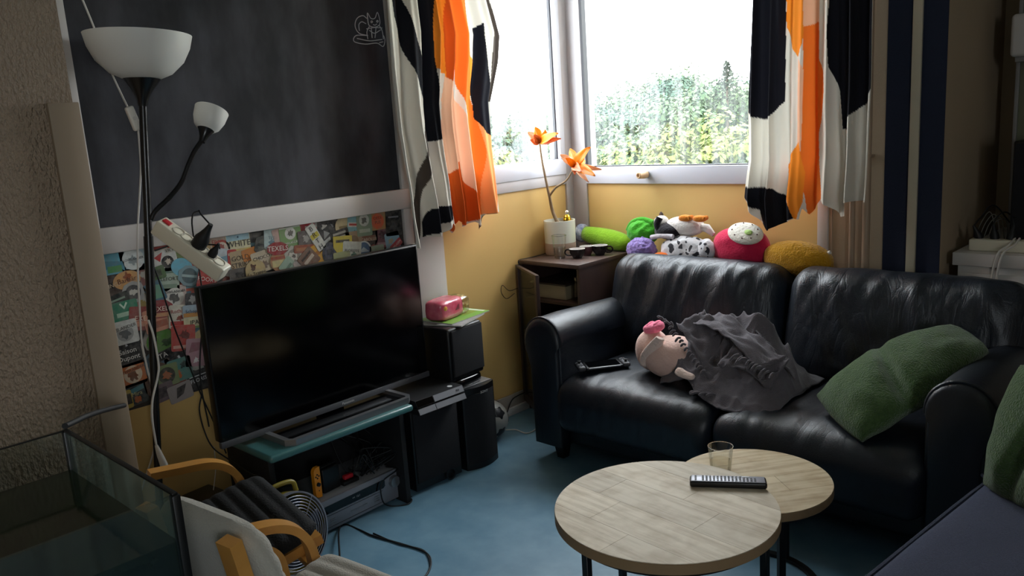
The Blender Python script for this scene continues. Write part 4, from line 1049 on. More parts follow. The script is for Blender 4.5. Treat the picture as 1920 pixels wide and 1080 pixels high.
# ---------------------------------------------------------------- power strip tied to the lamp
ps = thing('power_strip', 'cream power strip tied slanting to the lamp pole', 'power strip', onx(360, 470, -2.77))
P1, P2 = onx(303, 426, -2.845), onx(414, 509, -2.70)
a = (P2-P1).normalized(); Lp = (P2-P1).length+.03
n = Vector((.62, .28, .73)); n = (n-a*n.dot(a)).normalized(); w = n.cross(a)
PM = Matrix.Translation((P1+P2)/2) @ Matrix(((a.x, w.x, n.x, 0), (a.y, w.y, n.y, 0), (a.z, w.z, n.z, 0), (0, 0, 0, 1)))
m_ivory = mat('cream_plastic', 'd9d2bd', .4)
MB().cbox((0, 0, 0), (Lp, .060, .056), .006, 3, PM).build('body', m_ivory, ps)
m_well = mat('socket_well', 'b9b1a0', .5)
for k in range(6):
    x = -Lp/2+.055+k*(Lp-.075)/6*1.0+.018
    so = MB().lathe([(.0215, .0005), (.0215, .0022), (.019, .0022), (.0175, -.002), (0, -.002)], 28, PM @ T(x, 0, .0285), cap=False).build('socket', m_well, ps)
    hl = MB()
    for d in (-.0095, .0095): hl.lathe([(.0027, 0), (.0027, .0006)], 10, PM @ T(x+d*.7, d*.7, .0266))
    hl.build('pin_holes', m_black, so)
MB().cbox((-Lp/2+.024, 0, .030), (.03, .022, .006), .002, 2, PM).build('switch', mat('red_switch', 'b3232a', .3), ps)
def plug(name, label, M, sc=1.0, cordpts=None):
    t = thing(name, label, 'plug', M.to_translation())
    MB().lathe([(.0, 0), (.019, 0), (.019, .022), (.014, .034), (.009, .05), (.0055, .07), (0, .07)], 14, M @ Matrix.Scale(sc, 4), cap=False).build('body', m_rubber, t)
    if cordpts: MB().tube(spline([M @ Vector((0, 0, .068*sc))]+cordpts, 8), .003, 7).build('cord', m_rubber, t, angle=80)
    return t
xs_ = [-Lp/2+.055+k*(Lp-.075)/6+.018 for k in range(6)]
plug('power_plug', 'larger black plug standing in the middle of the power strip', PM @ T(xs_[2]+.012, 0, .0290), 1.4, [onx(377, 402, -2.80), onx(372, 396, -2.86), onx(360, 420, -3.02), onx(380, 560, -3.03), onx(375, 700, -3.03), onx(392, 800, -3.02)])
plug('power_plug', 'small black plug near the lower end of the power strip', PM @ T(xs_[4], 0, .0290), .8, [onx(412, 466, -2.80), onx(408, 460, -2.84), onx(380, 458, -2.90), onx(340, 455, -2.95), onx(290, 470, -2.95)])
cord('black_cable', 'thin black cable sloping from the lamp pole down behind the television', [onx(279, 480, -2.93), onx(296, 520, -2.95), onx(322, 600, -2.98), onx(345, 660, -3.0), onx(375, 735, -3.0), onx(400, 790, -3.0), onx(424, 850, -2.99)], .003, m_rubber)
# ================================================================ SMALL THINGS
SEAT = .452
def m_plush(name, c, c2=None, b=(90, .5)): return mat(name, c, .95, spec=.1, bump=b, var=(30, .5, c2 or c), sheen=.25)
# ---------------------------------------------------------------- plants and cups on the cabinet
ZT = .86
pot = thing('potted_croton', 'leggy orange leaved plant in a two tone ceramic pot', 'plant', (-2.985, 3.495, ZT))
P0 = Vector((-2.985, 3.495, ZT)); S = T(*P0)
m_potw = mat('white_glaze', 'd2d3c6', .35); m_potb = mat('raw_clay', 'b39a88', .75)
MB().lathe([(0, 0), (.082, 0), (.086, .006), (.0868, .068)], 48, S, cap=False).build('pot_base', m_potb, pot)
MB().lathe([(.0868, .066), (.0885, .186), (.088, .19), (.083, .19), (.082, .165), (.0, .165)], 48, S, cap=False).build('pot_rim', m_potw, pot)
MB().lathe([(0, .167), (.0815, .167), (.0815, .160)], 32, S, cap=False).build('soil', mat('potting_soil', '3a2c22', .95, bump=(120, .8)), pot)
YPp = 3.53
def pp(x, y, dy=0): return ony(x, y, YPp+dy)
m_stem = mat('woody_stem', '8a7458', .8, bump=(60, .4))
trunk = [P0+Vector((0.0, -.01, .165)), pp(1036, 395, -.05), pp(1030, 366, -.07)]
MB().tube(spline(trunk, 8), [.011-.003*i/16 for i in range(17)], 10).build('stem', m_stem, pot)
MB().tube(spline([pp(1030, 368, -.07), pp(1023, 335, -.09), pp(1016, 300, -.11), pp(1012, 270, -.13)], 8), [.0075-.003*i/24 for i in range(25)], 8).build('stem', m_stem, pot)
MB().tube(spline([pp(1030, 368, -.07), pp(1042, 352, -.07), pp(1062, 338, -.06), pp(1074, 318, -.06)], 8), [.007-.003*i/24 for i in range(25)], 8).build('stem', m_stem, pot)
m_leafA = mat('golden_leaf', 'f0a01e', .45, transl=.35, var=(20, .5, 'e5761c')); m_leafB = mat('coppery_leaf', 'd97b3c', .5, transl=.3, var=(24, .6, 'b4583f')); m_leafC = mat('pale_leaf', 'e8b48a', .5, transl=.3, var=(24, .6, 'c98a5a'))
def leaf(base, tip, width, m, curl=.15, roll=0):
    up = (Vector((0, 0, CAMZ))-base).normalized(); roll *= .6
    d = tip-base; L_ = d.length; t = d.normalized(); s = t.cross(up)
    s = s.normalized() if s.length > 1e-4 else Vector((1, 0, 0))
    n = s.cross(t); 
    if roll: 
        Rr = Matrix.Rotation(roll, 3, t); s = Rr @ s; n = Rr @ n
    def f(u, v):
        w = width*(math.sin(PI*min(1, v*.93+.04))**.8)*(1-.35*v); a = (u-.5)*2
        return base+t*L_*v+s*a*w/2+n*(.35*abs(a)*w/2+curl*L_*math.sin(PI*v)*.5+.004*math.sin(a*7+v*9))
    MB().grid(f, 7, 12).build('leaf', m, pot, angle=180, solid=.0006)
h1 = pp(1012, 268, -.13)
for tx, ty, dy, w, m, ro in ((1003, 238, .01, .042, m_leafA, .9), (1047, 250, -.02, .04, m_leafA, -.9), (990, 248, .03, .034, m_leafB, .5), (994, 262, -.05, .03, m_leafB, 0), (1052, 260, .04, .03, m_leafB, -.4), (1000, 252, -.06, .034, m_leafB, .3), (1022, 243, .06, .036, m_leafA, 1.2)):
    leaf(h1, pp(tx, ty, -.15+dy*.5), w*1.5, m, .12, roll=ro)
h2 = pp(1078, 312, -.06)
for tx, ty, dy, w, m, ro in ((1107, 276, -.03, .052, m_leafA, -.9), (1069, 279, .03, .046, m_leafA, .9), (1050, 290, -.06, .04, m_leafC, .6), (1116, 330, -.10, .05, m_leafA, -.5), (1128, 318, .02, .03, m_leafC, -.2), (1104, 342, -.06, .026, m_leafC, .1), (1060, 296, -.10, .036, m_leafA, .4), (1090, 322, -.16, .042, m_leafB, 0), (1096, 300, .06, .045, m_leafA, -.7), (1078, 328, -.12, .03, m_leafB, .3)):
    leaf(h2, pp(tx, ty, dy-.04), w*1.35, m, .12, roll=ro)
gfp = P0+Vector((.045, .015, .167))
gf = thing('gold_figurine', 'small shiny gold figurine standing in the plant pot', 'figurine', gfp)
m_gold = mat('polished_gold', 'e0b93a', .12, metal=1.0)
G = Matrix.Translation(gfp)
MB().lathe([(0, 0), (.022, 0), (.025, .008), (.021, .018), (.024, .026), (.019, .036), (.021, .042), (.014, .05), (0, .052)], 24, G, cap=False).build('body', m_gold, gf)
MB().blob((0, 0, .062), (.013, .013, .015), n=20, M=G).build('head', mat('polished_silver', 'd9d4cc', .15, metal=.9), gf)
# red ball behind the pot
rb_ = MB(); c = ony(1010, 462, 3.48); rb_.blob((-3.045, 3.5, ZT+.034), (.034, .034, .034), n=28)
tag(rb_.build('ball', mat('red_orange_gloss', 'd8421e', .35)), 'small red orange ball between plant pot and wall', 'ball')
# drinking glasses
g_glass = thin_glass('drinking_glass', (.97, .98, .97), refl=.07)
m_rimglass = thin_glass('glass_rim', (.75, .78, .78), refl=.35, rough=.1)
def tumbler(name, label, loc, r0, r1, h, fl=0, water=None, cat='glass'):
    t = thing(name, label, cat, loc); M = Matrix.Translation(Vector(loc)); n = 48
    def f(u, v):
        a = 2*PI*u; r = r0+(r1-r0)*v
        if fl and v < .62: r *= 1-.035*(1-abs(math.cos(a*fl/2)))*(1 if v < .55 else (.62-v)/.07)
        return Vector((r*math.cos(a), r*math.sin(a), h*v))
    MB().grid(f, 96, 22, cu=True, M=M).build('wall', g_glass, t, angle=80)
    MB().lathe([(r1-.0015, h-.001), (r1+.0006, h-.001), (r1+.0006, h+.0012), (r1-.0015, h+.0012), (r1-.0015, h-.001)], n, M, cap=False).build('rim', m_rimglass, t)
    MB().lathe([(0, .0), (r0*.97, .0), (r0*.97, .008), (0, .009)], n, M, cap=False).build('bottom', m_rimglass, t)
    if water: MB().lathe([(0, .010), (r0*.93, .010), (r0+(r1-r0)*water/h-.002, water), (0, water)], n, M, cap=False).build('water', thin_glass('still_water', (.93, .93, .90), refl=.06) if 'still_water' not in MATS else MATS['still_water'], t)
    return t
q = onz(1050, 484, ZT); tumbler('drinking_glass', 'clear half full water glass on the corner cabinet', (q.x, q.y, ZT), .029, .040, .125, water=.06)
tumbler('drinking_glass', 'faceted tumbler with a little water on the smaller coffee table', (-1.335, 2.335, .383), .033, .0415, .105, fl=10, water=.055)
# coffee cups
m_cupb = mat('black_glaze', '141013', .2); m_cupw = mat('white_porcelain', 'e8e4e0', .25); m_cupm = mat('mauve_glaze', '5a3a40', .25)
def cup(label, px, py, r, h, m, hand, rr=0):
    q = onz(px, py, ZT); t = thing('coffee_cup', label, 'cup', (q.x, q.y, ZT), 0, 'cups on the corner cabinet'); M = T(q.x, q.y, ZT)
    MB().lathe([(0, 0), (r*.55, 0), (r*.58, .006), (r*.8, .018), (r*.96, h*.6), (r, h)], 40, M, cap=False).build('bowl', m, t)
    MB().lathe([(r, h), (r*.96, h), (r*.90, h*.6), (r*.7, .02), (0, .014)], 40, M, cap=False).build('lining', m_cupw, t)
    MB().lathe([(0, h*.45), (r*.85, h*.45)], 30, M, cap=False).build('coffee', mat('coffee_dregs', '2c1a12', .2), t)
    if hand is not None:
        a = R(hand); d = Vector((math.cos(a), math.sin(a), 0)); o = M.to_translation()
        pts = [o+d*r*.93+Vector((0, 0, h*.85)), o+d*(r+.018)+Vector((0, 0, h*.86)), o+d*(r+.028)+Vector((0, 0, h*.58)), o+d*(r+.016)+Vector((0, 0, h*.3)), o+d*r*.8+Vector((0, 0, h*.28))]
        MB().tube(spline(pts, 6), .0042, 8).build('handle', m, t)
cup('black coffee cup nearest the cabinet edge with its handle to the left', 1083, 484, .043, .052, m_cupb, 200)
cup('mauve brown cup standing between the two black cups', 1101, 478, .040, .050, m_cupm, None)
cup('black coffee cup at the back with its handle to the right', 1125, 478, .044, .054, m_cupb, 25)
# things inside the cabinet
tag(recentre(MB().box((-3.03, 3.30, .647), (-2.80, 3.62, .725), .003).build('storage_tin', mat('cream_card', '8a7d62', .7))), 'cream box on the upper shelf inside the corner cabinet', 'box')
tag(recentre(MB().box((-3.04, 3.28, .7255), (-2.78, 3.63, .735), .002).build('tray', mat('dark_tray', '2a2522', .4))), 'thin dark tray lying on the cream box in the cabinet', 'tray')
jar = thing('glass_jar', 'clear glass jar on the cabinet shelf behind the sofa arm', 'jar', (-2.73, 3.33, .646))
MB().lathe([(0, 0), (.03, 0), (.033, .01), (.033, .085), (.024, .10), (.026, .115), (.0, .115)], 28, T(-2.73, 3.33, .646), cap=False).build('body', g_glass, jar)
MB().lathe([(.0265, .112), (.0275, .128), (0, .128)], 28, T(-2.73, 3.33, .646), cap=False).build('lid', m_rimglass, jar)

# ---------------------------------------------------------------- soft toys on the sofa back
YT = 3.63; ZB = .79
def tp(x, y, Y=YT): return ony(x, y, Y)
a_, b_ = tp(1098, 438, 3.70), tp(1182, 458, 3.70)
t = thing('tube_plush', 'lime green tube plush with a patterned blue end beside the cups', 'plush toy', (a_+b_)/2)
pts = [a_.lerp(b_, k/8) for k in range(9)]
MB().tube([a_-Vector((.004, 0, 0))]+pts+[b_+Vector((.01, 0, -.005))], [.02, .042, .048, .052, .055, .057, .057, .054, .048, .036, .01], 24, flat=1).build('body', m_plush('lime_plush', '8fc22e', '7fae28'), t, angle=80)
d = (a_-b_).normalized()
MB().tube([a_+d*.000, a_+d*.02, a_+d*.045, a_+d*.06], [.044, .053, .050, .03], 20).build('patterned_end', mat('blue_camo_plush', '5a6f9a', .9, var=(40, 1.0, 'c9cfd8'), bump=(90, .4)), t, angle=80)
t = thing('bunched_plush', 'bright green gathered soft toy next to the lime tube', 'plush toy', tp(1205, 452))
c = tp(1205, 432)
def wr(mb, amp, sc, seed):
    cc = sum(mb.v, Vector())/len(mb.v)
    mb.v = [p+(p-cc).normalized()*amp*ridge(p.x*sc+seed, p.y*sc*.6, p.z*sc*1.4) for p in mb.v]; return mb
mb = MB(); mb.blob((c.x, c.y, c.z-.012), (.085, .06, .062), n=64); wr(mb, .009, 22, 3).build('body', m_plush('green_plush', '3f9e24', '4fae2e'), t, angle=80)
MB().tube(spline([tp(1178, 432), tp(1186, 418), tp(1205, 412), tp(1225, 418)], 5), .016, 10).build('hood_fold', m_plush('green_plush', '3f9e24'), t, angle=80)
# black and white bird plush lying on its back
t = thing('bird_plush', 'black and white bird plush lying belly up with orange feet', 'plush toy', tp(1272, 440))
c = tp(1284, 420, 3.64); b1 = tp(1258, 426, 3.62)
m_wp = m_plush('white_plush', 'e3dfdb', 'd6d1cc'); m_bp = m_plush('black_plush', '1d1b20')
MB().blob((c.x, c.y, c.z-.012), (.105, .07, .052), (.9, .9), 40, rotm(0, 0) and None).build('belly', m_wp, t, angle=80)
MB().blob((b1.x+.0, b1.y+.0, b1.z-.018), (.088, .078, .046), n=40).build('back', m_bp, t, angle=80)
h = tp(1240, 416, 3.62); MB().blob((h.x, h.y, h.z), (.036, .045, .034), n=28).build('head', m_wp, t, angle=80)
e = tp(1239, 397, 3.63); MB().tube([e+Vector((.002, 0, -.03)), e+Vector((.002, 0, -.01)), e], [.014, .011, .003], 10).build('ear', mat('brown_plush', '4a3a34', .9), t, angle=80)
MB().tube(spline([tp(1237, 408, 3.58), tp(1232, 420, 3.57), tp(1236, 432, 3.57)], 5), .018, 10).build('face_patch', m_bp, t, angle=80)
for x, y, rx in ((1285, 409, .2), (1312, 410, -.25)):
    f_ = tp(x, y, 3.60)
    ft = MB(); ft.blob(f_, (.036, .022, .017), (.8, .8), 28); 
    for k in (-1, 0, 1): ft.blob(f_+Vector((.03, k*.012, .004)), (.012, .008, .012), n=16)
    ft.build('foot', m_plush('orange_plush', 'd8832a', 'c9701e'), t, angle=80)
w_ = tp(1326, 428, 3.64); MB().tube([tp(1310, 425, 3.64), w_, tp(1338, 440, 3.63)], [.02, .022, .012], 12).build('wing', m_wp, t, angle=80)
# spotted blanket toy
m_dal = mat('spotted_plush', 'd9d8dc', .95, bump=(80, .4))
nt = m_dal.node_tree; N = nt.nodes; L = nt.links
tc = N.new('ShaderNodeTexCoord'); vo = N.new('ShaderNodeTexNoise'); vo.inputs['Scale'].default_value = 30; vo.inputs['Detail'].default_value = 1
rp = N.new('ShaderNodeValToRGB'); rp.color_ramp.interpolation = 'CONSTANT'; rp.color_ramp.elements[0].color = lin('d9d8dc'); rp.color_ramp.elements[1].position = .585; rp.color_ramp.elements[1].color = lin('3a3a40')
L.new(tc.outputs['Object'], vo.inputs['Vector']); L.new(vo.outputs['Fac'], rp.inputs[0]); L.new(rp.outputs[0], N['Principled BSDF'].inputs['Base Color'])
t = thing('spotted_plush', 'white plush with black spots squeezed under the bird toy', 'plush toy', tp(1285, 478, 3.58))
c = tp(1285, 468, 3.585)
mb = MB(); mb.blob((c.x, c.y, c.z-.01), (.135, .06, .075), (.85, .9), 64); wr(mb, .008, 18, 8).build('body', m_dal, t, angle=80)
c2 = tp(1325, 468, 3.56); mb = MB(); mb.blob((c2.x, c2.y, c2.z), (.04, .035, .05), n=32); wr(mb, .006, 30, 2).build('head', m_dal, t, angle=80)
MB().tube(spline([tp(1222, 445, 3.57), tp(1240, 442, 3.55), tp(1262, 444, 3.55)], 6), .013, 12).build('arm', m_plush('pale_lilac_plush', 'c9c5cc'), t, angle=80)
# purple curly plush
c = tp(1203, 466, 3.56)
mb = MB(); mb.blob((c.x, c.y, c.z-.008), (.088, .055, .066), n=72)
cc = Vector(c); mb.v = [p+(p-cc).normalized()*.009*noise.noise(p*75) for p in mb.v]
tag(recentre(mb.build('curly_plush', m_plush('purple_curly_plush', '8f7bbd', 'a491cc', (70, 1.0)), angle=80)), 'purple curly plush ball in front of the green toys', 'plush toy')
c = tp(1242, 481, 3.54); mb = MB(); mb.blob((c.x, c.y, c.z-.008), (.055, .035, .03), (.8, .8), 32)
tag(recentre(mb.build('orange_plush', m_plush('bright_orange_plush', 'ef7418'), angle=80)), 'bright orange plush peeking out between purple and spotted toys', 'plush toy')
# round red plush with white dotted cap
t = thing('round_plush', 'round crimson plush with a white dotted cap and green leaf', 'plush toy', tp(1390, 488, 3.62))
c = tp(1390, 462, 3.62)
mb = MB(); mb.blob((c.x, c.y, c.z-.008), (.142, .085, .098), (.8, .9), 56); wr(mb, .004, 12, 5).build('body', m_plush('crimson_plush', 'c81f4a', 'd8325a', (110, .3)), t, angle=80)
cp = tp(1400, 437, 3.585)
capM = Matrix.Translation(cp+Vector((.0, -.012, .0))) @ rotm(R(36), R(14), 0)
cap = MB(); cap.blob((0, 0, 0), (.088, .066, .026), n=40, M=capM); cap = cap.build('cap', m_plush('cream_plush', 'e6e1d6', 'dcd6c8'), t, angle=80)
for k in range(9):
    a = 2*PI*k/9; p = capM @ Vector((.064*math.cos(a), .048*math.sin(a), .0185)); MB().blob(p, (.0035, .0035, .0035), n=10).build('dot', mat('maroon_dot', '5a1f2a', .8), cap)
MB().blob((.024, -.008, .026), (.02, .016, .006), n=20, M=capM).build('leaf', m_plush('pale_green_felt', 'a9c878'), t, angle=80)
# mustard cushion
c = tp(1496, 480, 3.60)
mb = MB(); mb.blob((c.x, c.y, c.z-.012), (.165, .075, .082), (.85, .95), 64)
mb.v = [Vector((p.x, p.y, p.z-.09*max(0, (p.x-c.x))*1.0))+(p-Vector(c)).normalized()*.004*noise.noise(p*60) for p in mb.v]
t = thing('mustard_plush', 'mustard yellow furry plush cushion at the right end of the toys', 'plush toy', (c.x, c.y, c.z-.09))
mb.build('body', m_plush('mustard_fur', 'c08a1c', 'd09a2a', (120, .9)), t, angle=80)
MB().tube([tp(1548, 476, 3.6), tp(1557, 473, 3.6)], [.006, .009], 8).build('white_tag', m_wp, t)

# ---------------------------------------------------------------- on the sofa seat
# handheld console
hp = (onz(1092, 690, .468)+onz(1167, 682, .468))/2; hd = onz(1167, 682, .468)-onz(1092, 690, .468); hz_ = math.atan2(hd.y, hd.x)
hc = thing('handheld_console', 'grey handheld game console lying on the left sofa seat', 'console', (hp.x, hp.y, .462), hz_)
MB().cbox((0, 0, .011), (.172, .10, .014), .004, 3).build('body', m_black, hc, local=True)
MB().cbox((0, 0, .0188), (.150, .086, .001)).build('screen', m_screen, hc, smooth=False, local=True)
for s in (-1, 1):
    g = MB().cbox((s*.105, 0, .013), (.036, .10, .022), .010, 4).build('grip', mat('grey_grip', '3c3c40', .5), hc, local=True)
    MB().lathe([(.006, 0), (.006, .006), (.009, .008), (.009, .011), (0, .012)], 18, T(s*.105, .022*-s, .024), cap=False).build('thumb_stick', m_black, g, local=True)
    for k in range(4): MB().lathe([(.0035, 0), (.003, .002), (0, .002)], 10, T(s*.105+.009*math.cos(k*PI/2), .02*s+.009*math.sin(k*PI/2), .024), cap=False).build('button', m_black, g, local=True)
MB().cbox((0, -.049, .014), (.15, .003, .006), .001).build('edge', m_silver, hc, local=True)
# pink pig plush
pg = thing('pig_plush', 'pink pig plush lying on the sofa under the dark shawl', 'plush toy', (-2.0, 3.02, SEAT))
m_pig = m_plush('dusty_pink_plush', 'ebc7ba', 'e2b9ac', (120, .3)); m_pink = m_plush('hot_pink_plush', 'f07f9b', 'ea6a8a')
mb = MB(); mb.blob((0, 0, 0), (.14, .105, .092), (.95, .95), 56, T(-1.93, 2.985, SEAT+.092) @ rotm(0, 0, R(8))); wr(mb, .003, 10, 1).build('body', m_pig, pg, angle=80)
mb = MB(); mb.blob((0, 0, 0), (.072, .085, .094), (.95, .95), 48, T(-2.045, 2.995, SEAT+.105) @ rotm(0, R(-8), 0)); mb.build('head', m_pig, pg, angle=80)
c = ony(1226, 614, 2.985); MB().blob((0, 0, 0), (.05, .038, .022), (.7, .8), 32, T(c.x+.0, c.y, c.z) @ rotm(R(10), R(-14), 0)).build('snout', m_pink, pg, angle=80)
for dx in (-.018, .018): MB().blob((dx, 0, 0), (.012, .03, .012), n=16, M=T(c.x, c.y, c.z+.016) @ rotm(R(10), R(-14), 0)).build('snout_fold', m_pink, pg, angle=80)
ea = [ony(x, y, 2.90) for x, y in ((1238, 634), (1226, 652), (1212, 670), (1206, 686))]
MB().tube(spline(ea, 6), [.014+.018*math.sin(PI*min(1, i/18*.9+.1)) for i in range(19)], 14, flat=.5).build('ear', m_plush('pale_pink_plush', 'ecd2c6'), pg, angle=80)
ea = [ony(x, y, 2.86) for x, y in ((1268, 694), (1285, 703), (1302, 708))]
MB().tube(spline(ea, 6), [.014, .018, .02, .02, .019, .018, .018, .017, .017, .016, .015, .013, .008], 12, flat=.5).build('foot', m_plush('pale_pink_plush', 'ecd2c6'), pg, angle=80)
# dark fringed shawl, heaped
m_shawl = mat('charcoal_knit', '605b60', .95, spec=.1, bump=(260, .4), sheen=.2, var=(18, .4, '706b70'))
sh = thing('fringed_shawl', 'charcoal fringed shawl heaped over the pig plush on the sofa', 'shawl', (-1.66, 3.03, SEAT))
cx, cy = -1.665, 3.035
A_ = Vector((-1.98, 3.03)); 
def heap(u, v):
    # u along x, v along y : draped sheet with folds
    x = -1.925+.555*u; y = 2.825+.435*v
    # wavy outline
    y += .045*math.sin(u*5+1.2)*(1-v)+.02*nz(u*6, v*3, 4)
    x += .03*nz(v*5, u*2, 9)
    eu = math.sin(PI*min(1, max(0, u)))**.55; ev = math.sin(PI*min(1, max(0, .06+v*.9)))**.65
    base = eu*ev
    hill = .255*math.exp(-((x+1.80)/.17)**2-((y-3.06)/.16)**2)+.20*math.exp(-((x+1.56)/.12)**2-((y-3.10)/.13)**2)+.09*math.exp(-((x+1.47)/.10)**2-((y-2.98)/.12)**2)
    wx_ = x+.05*nz(x*6, y*6, 5); wy_ = y+.05*nz(x*6, y*6, 15)
    r1 = ridge(wx_*5+wy_*8+2, wy_*3-wx_*5, 1.1); r2 = ridge(wx_*10-wy_*7, wy_*8+wx_*5, 3.7)
    f1 = r1*abs(r1)*.05; f2 = r2*abs(r2)*.026; f3 = nz(x*30, y*26, 2)*.006
    z = hill*(.75+.25*base)+(f1+f2)*min(1, hill*7+.25)*(.25+.75*base)+f3
    sag = .035*max(0, min(1, (2.93-y)/.13))**2
    return Vector((x, y, SEAT+.010-sag+max(0, z)*min(1, base*2.2+.12)))
mb = MB(); mb.grid(heap, 170, 140); mb.build('cloth', m_shawl, sh, angle=180, solid=.006)
rs = random.Random(3)
def flap(p0, p1, wv, drop, seed, n=16):
    p0, p1 = Vector(p0), Vector(p1); wv = Vector(wv)
    def f(u, v):
        p = p0.lerp(p1, u)+wv*v
        return p+Vector((0, 0, drop*math.sin(PI*u)*(1-v)+.016*ridge(u*5+seed, v*3, seed)+.012*math.sin(u*14+seed)*v))
    MB().grid(f, 28, 20).build('fold', m_shawl, sh, angle=180, solid=.006)
flap(ony(1268, 612, 2.98), ony(1335, 735, 2.86), (.11, .05, .05), .03, 2)
flap(ony(1345, 690, 2.84), ony(1440, 735, 2.86), (.03, .12, .09), .03, 5)
flap(ony(1430, 640, 3.0), ony(1492, 720, 2.96), (-.10, .06, .04), .02, 7)
flap(ony(1300, 612, 2.98), ony(1420, 700, 2.86), (.08, .08, .05), .05, 11)
def fringe(a, b, n, ln, dirv, seed):
    r_ = random.Random(seed)
    for k in range(n):
        p = Vector(a).lerp(Vector(b), k/(n-1)); d = Vector(dirv)+Vector((r_.uniform(-.4, .4), r_.uniform(-.3, .3), r_.uniform(-.2, .15)))
        d = d.normalized()*ln*r_.uniform(.7, 1.2)
        q = p+d
        q.z = max(q.z, SEAT+.012)
        m_ = p.lerp(q, .5)+Vector((0, 0, .008))
        MB().tube(spline([p, m_, q], 4), [.0045, .005, .005, .005, .005, .005, .0055, .005, .003], 6).build('tassel', m_shawl, sh, angle=80)
fringe(ony(1262, 614, 2.95), ony(1322, 695, 2.86), 13, .028, (-.9, -.4, -.6), 1)
fringe(ony(1306, 738, 2.835), ony(1345, 742, 2.835), 9, .05, (-.7, -.7, -.2), 2)
fringe(ony(1385, 665, 2.87), ony(1450, 700, 2.88), 10, .045, (-.3, -.9, -.4), 3)
fringe(ony(1240, 598, 2.99), ony(1262, 612, 2.96), 5, .025, (-.6, -.4, .5), 4)
# sage green cushions
m_green = mat('green_fleece', '3d5a2c', .98, spec=.05, bump=(190, 1.0, 5), var=(60, .6, '55733c'), sheen=.45)
def pillow(name, label, M, hx, hy, th, seed, fold=0, taper=0):
    def f(p):
        u, w = p.x/hx, p.y/hy
        k = (1-abs(u)**2.6)**.55*(1-abs(w)**2.6)**.55 if abs(u) < 1 and abs(w) < 1 else 0
        pinch = 1-.07*(1-abs(u*w))*0
        o = Vector((p.x*(1-.05*w*w), p.y*(1-.07*u*u), math.copysign(th*k*(1-.25*max(0, u)*taper)+.006, p.z)))
        o.y *= 1-.34*max(0, u)*taper
        o.z += .016*ridge(p.x*5+seed, p.y*5, math.copysign(1, p.z))*k+.006*nz(p.x*14, p.y*14, seed)
        o.z -= fold*(abs(u))**2
        o.z -= .04*math.exp(-((p.x-.3*p.y+.03)/.024)**2)*k*(1 if p.z > 0 else 0)
        return o
    mb = MB(); cushion(mb, (hx, hy, .012), .006, .012, f, M)
    return tag(mb.build(name, m_green, angle=80), label, 'cushion', 'green fleece cushions')
a1, a2 = Vector((-1.155, 2.80, .475)), Vector((-.80, 3.16, .76))
M1 = Matrix.Translation(Vector((-.975, 2.985, .625))) 
ux = (a2-a1).normalized(); nn = Vector((-.32, -.66, .62)); nn = (nn-ux*nn.dot(ux)).normalized(); vy = nn.cross(ux)
M1 = M1 @ Matrix(((ux.x, vy.x, nn.x, 0), (ux.y, vy.y, nn.y, 0), (ux.z, vy.z, nn.z, 0), (0, 0, 0, 1)))
pillow('fleece_cushion', 'sage green fleece cushion propped against the right sofa arm', M1, .285, .165, .07, 4, .02, 1)
M2 = Matrix.Translation(Vector((-.405, 2.53, .635))) @ rotm(R(72), 0, R(-30)) 
pillow('fleece_cushion', 'sage green fleece cushion standing on the navy sofa', M2, .20, .20, .08, 9)
# ---------------------------------------------------------------- remote control on the table
r0, r1_ = onz(1297, 893, .472), onz(1441, 897, .472); rm = (r0+r1_)/2; rd = r1_-r0; ra = math.atan2(rd.y, rd.x)
rmc = thing('remote_control', 'long grey and black remote control lying on the larger coffee table', 'remote', (rm.x, rm.y-.012, .45), ra)
RL = rd.length
MB().cbox((0, 0, .0105), (RL, .05, .021), .007, 4).build('body', m_black, rmc, local=True)
MB().cbox((0, 0, .0212), (RL-.012, .043, .0016), .0007).build('face_plate', mat('grey_face', '8a8a92', .4, metal=.3), rmc, local=True)
def rbtn(x, y, w, m): MB().cbox((x, y, .0226), (w, .0055, .002), .0006).build('button', m, rmc, smooth=True, local=True)
for k in range(17):
    x = -RL/2+.018+k*.0112
    if k == 1: continue
    for j, y in enumerate((-.014, -.0045, .005, .0145)):
        if j == 3 and k > 12: continue
        rbtn(x, y, .0062, m_black if k in (0, 4, 5, 6, 11, 12) else mat('dark_button', '2b2b30', .5))
rbtn(-RL/2+.17, .0145, .022, mat('pale_button', 'd0d0d4', .4))

# ---------------------------------------------------------------- magazines, snack bag, football
mz = .6965
def mag(name, label, c, w, h, th, rz, mats, z):
    t = thing(name, label, 'magazine', (c[0], c[1], z), rz)
    MB().box((-w/2, -h/2, 0), (w/2, h/2, th), .0008, 1).build('pages', mats[0], t, local=True)
    MB().box((-w/2, -h/2, th), (w/2, h/2, th+.0008)).build('cover', mats[1], t, smooth=False, local=True)
    return t
mA, mB, mC, mD = fl4 = [onz(x, y, mz) for x, y in ((800, 590), (842, 610), (915, 583), (868, 567))]
m_paper = mat('paper_edge', 'b9b6ae', .8)
t = mag('magazine', 'grey printed magazine under the green one on the speaker', (-2.88, 2.545), .23, .25, .005, R(20), (m_paper, mat('grey_cover', '8c8c8c', .4, var=(60, .6, 'b0b0b0'))), mz)
t = mag('magazine', 'green covered magazine on top of the speaker under the snack bag', (-2.905, 2.585), .21, .29, .004, R(8), (m_paper, mat('green_cover', '6fae4a', .3, var=(3, .5, '8fb04f'))), mz+.006)
for k in range(10): MB().box((-.08, .01+k*.011, .0048), (.055, .0135+k*.011, .0053)).build('printed_line', mat('olive_print', 'a89a4a', .5), t, smooth=False, local=True)
MB().box((-.02, .118, .0048), (.085, .138, .0054)).build('title_panel', mat('pale_title', 'd5dfc8', .5), t, smooth=False, local=True)
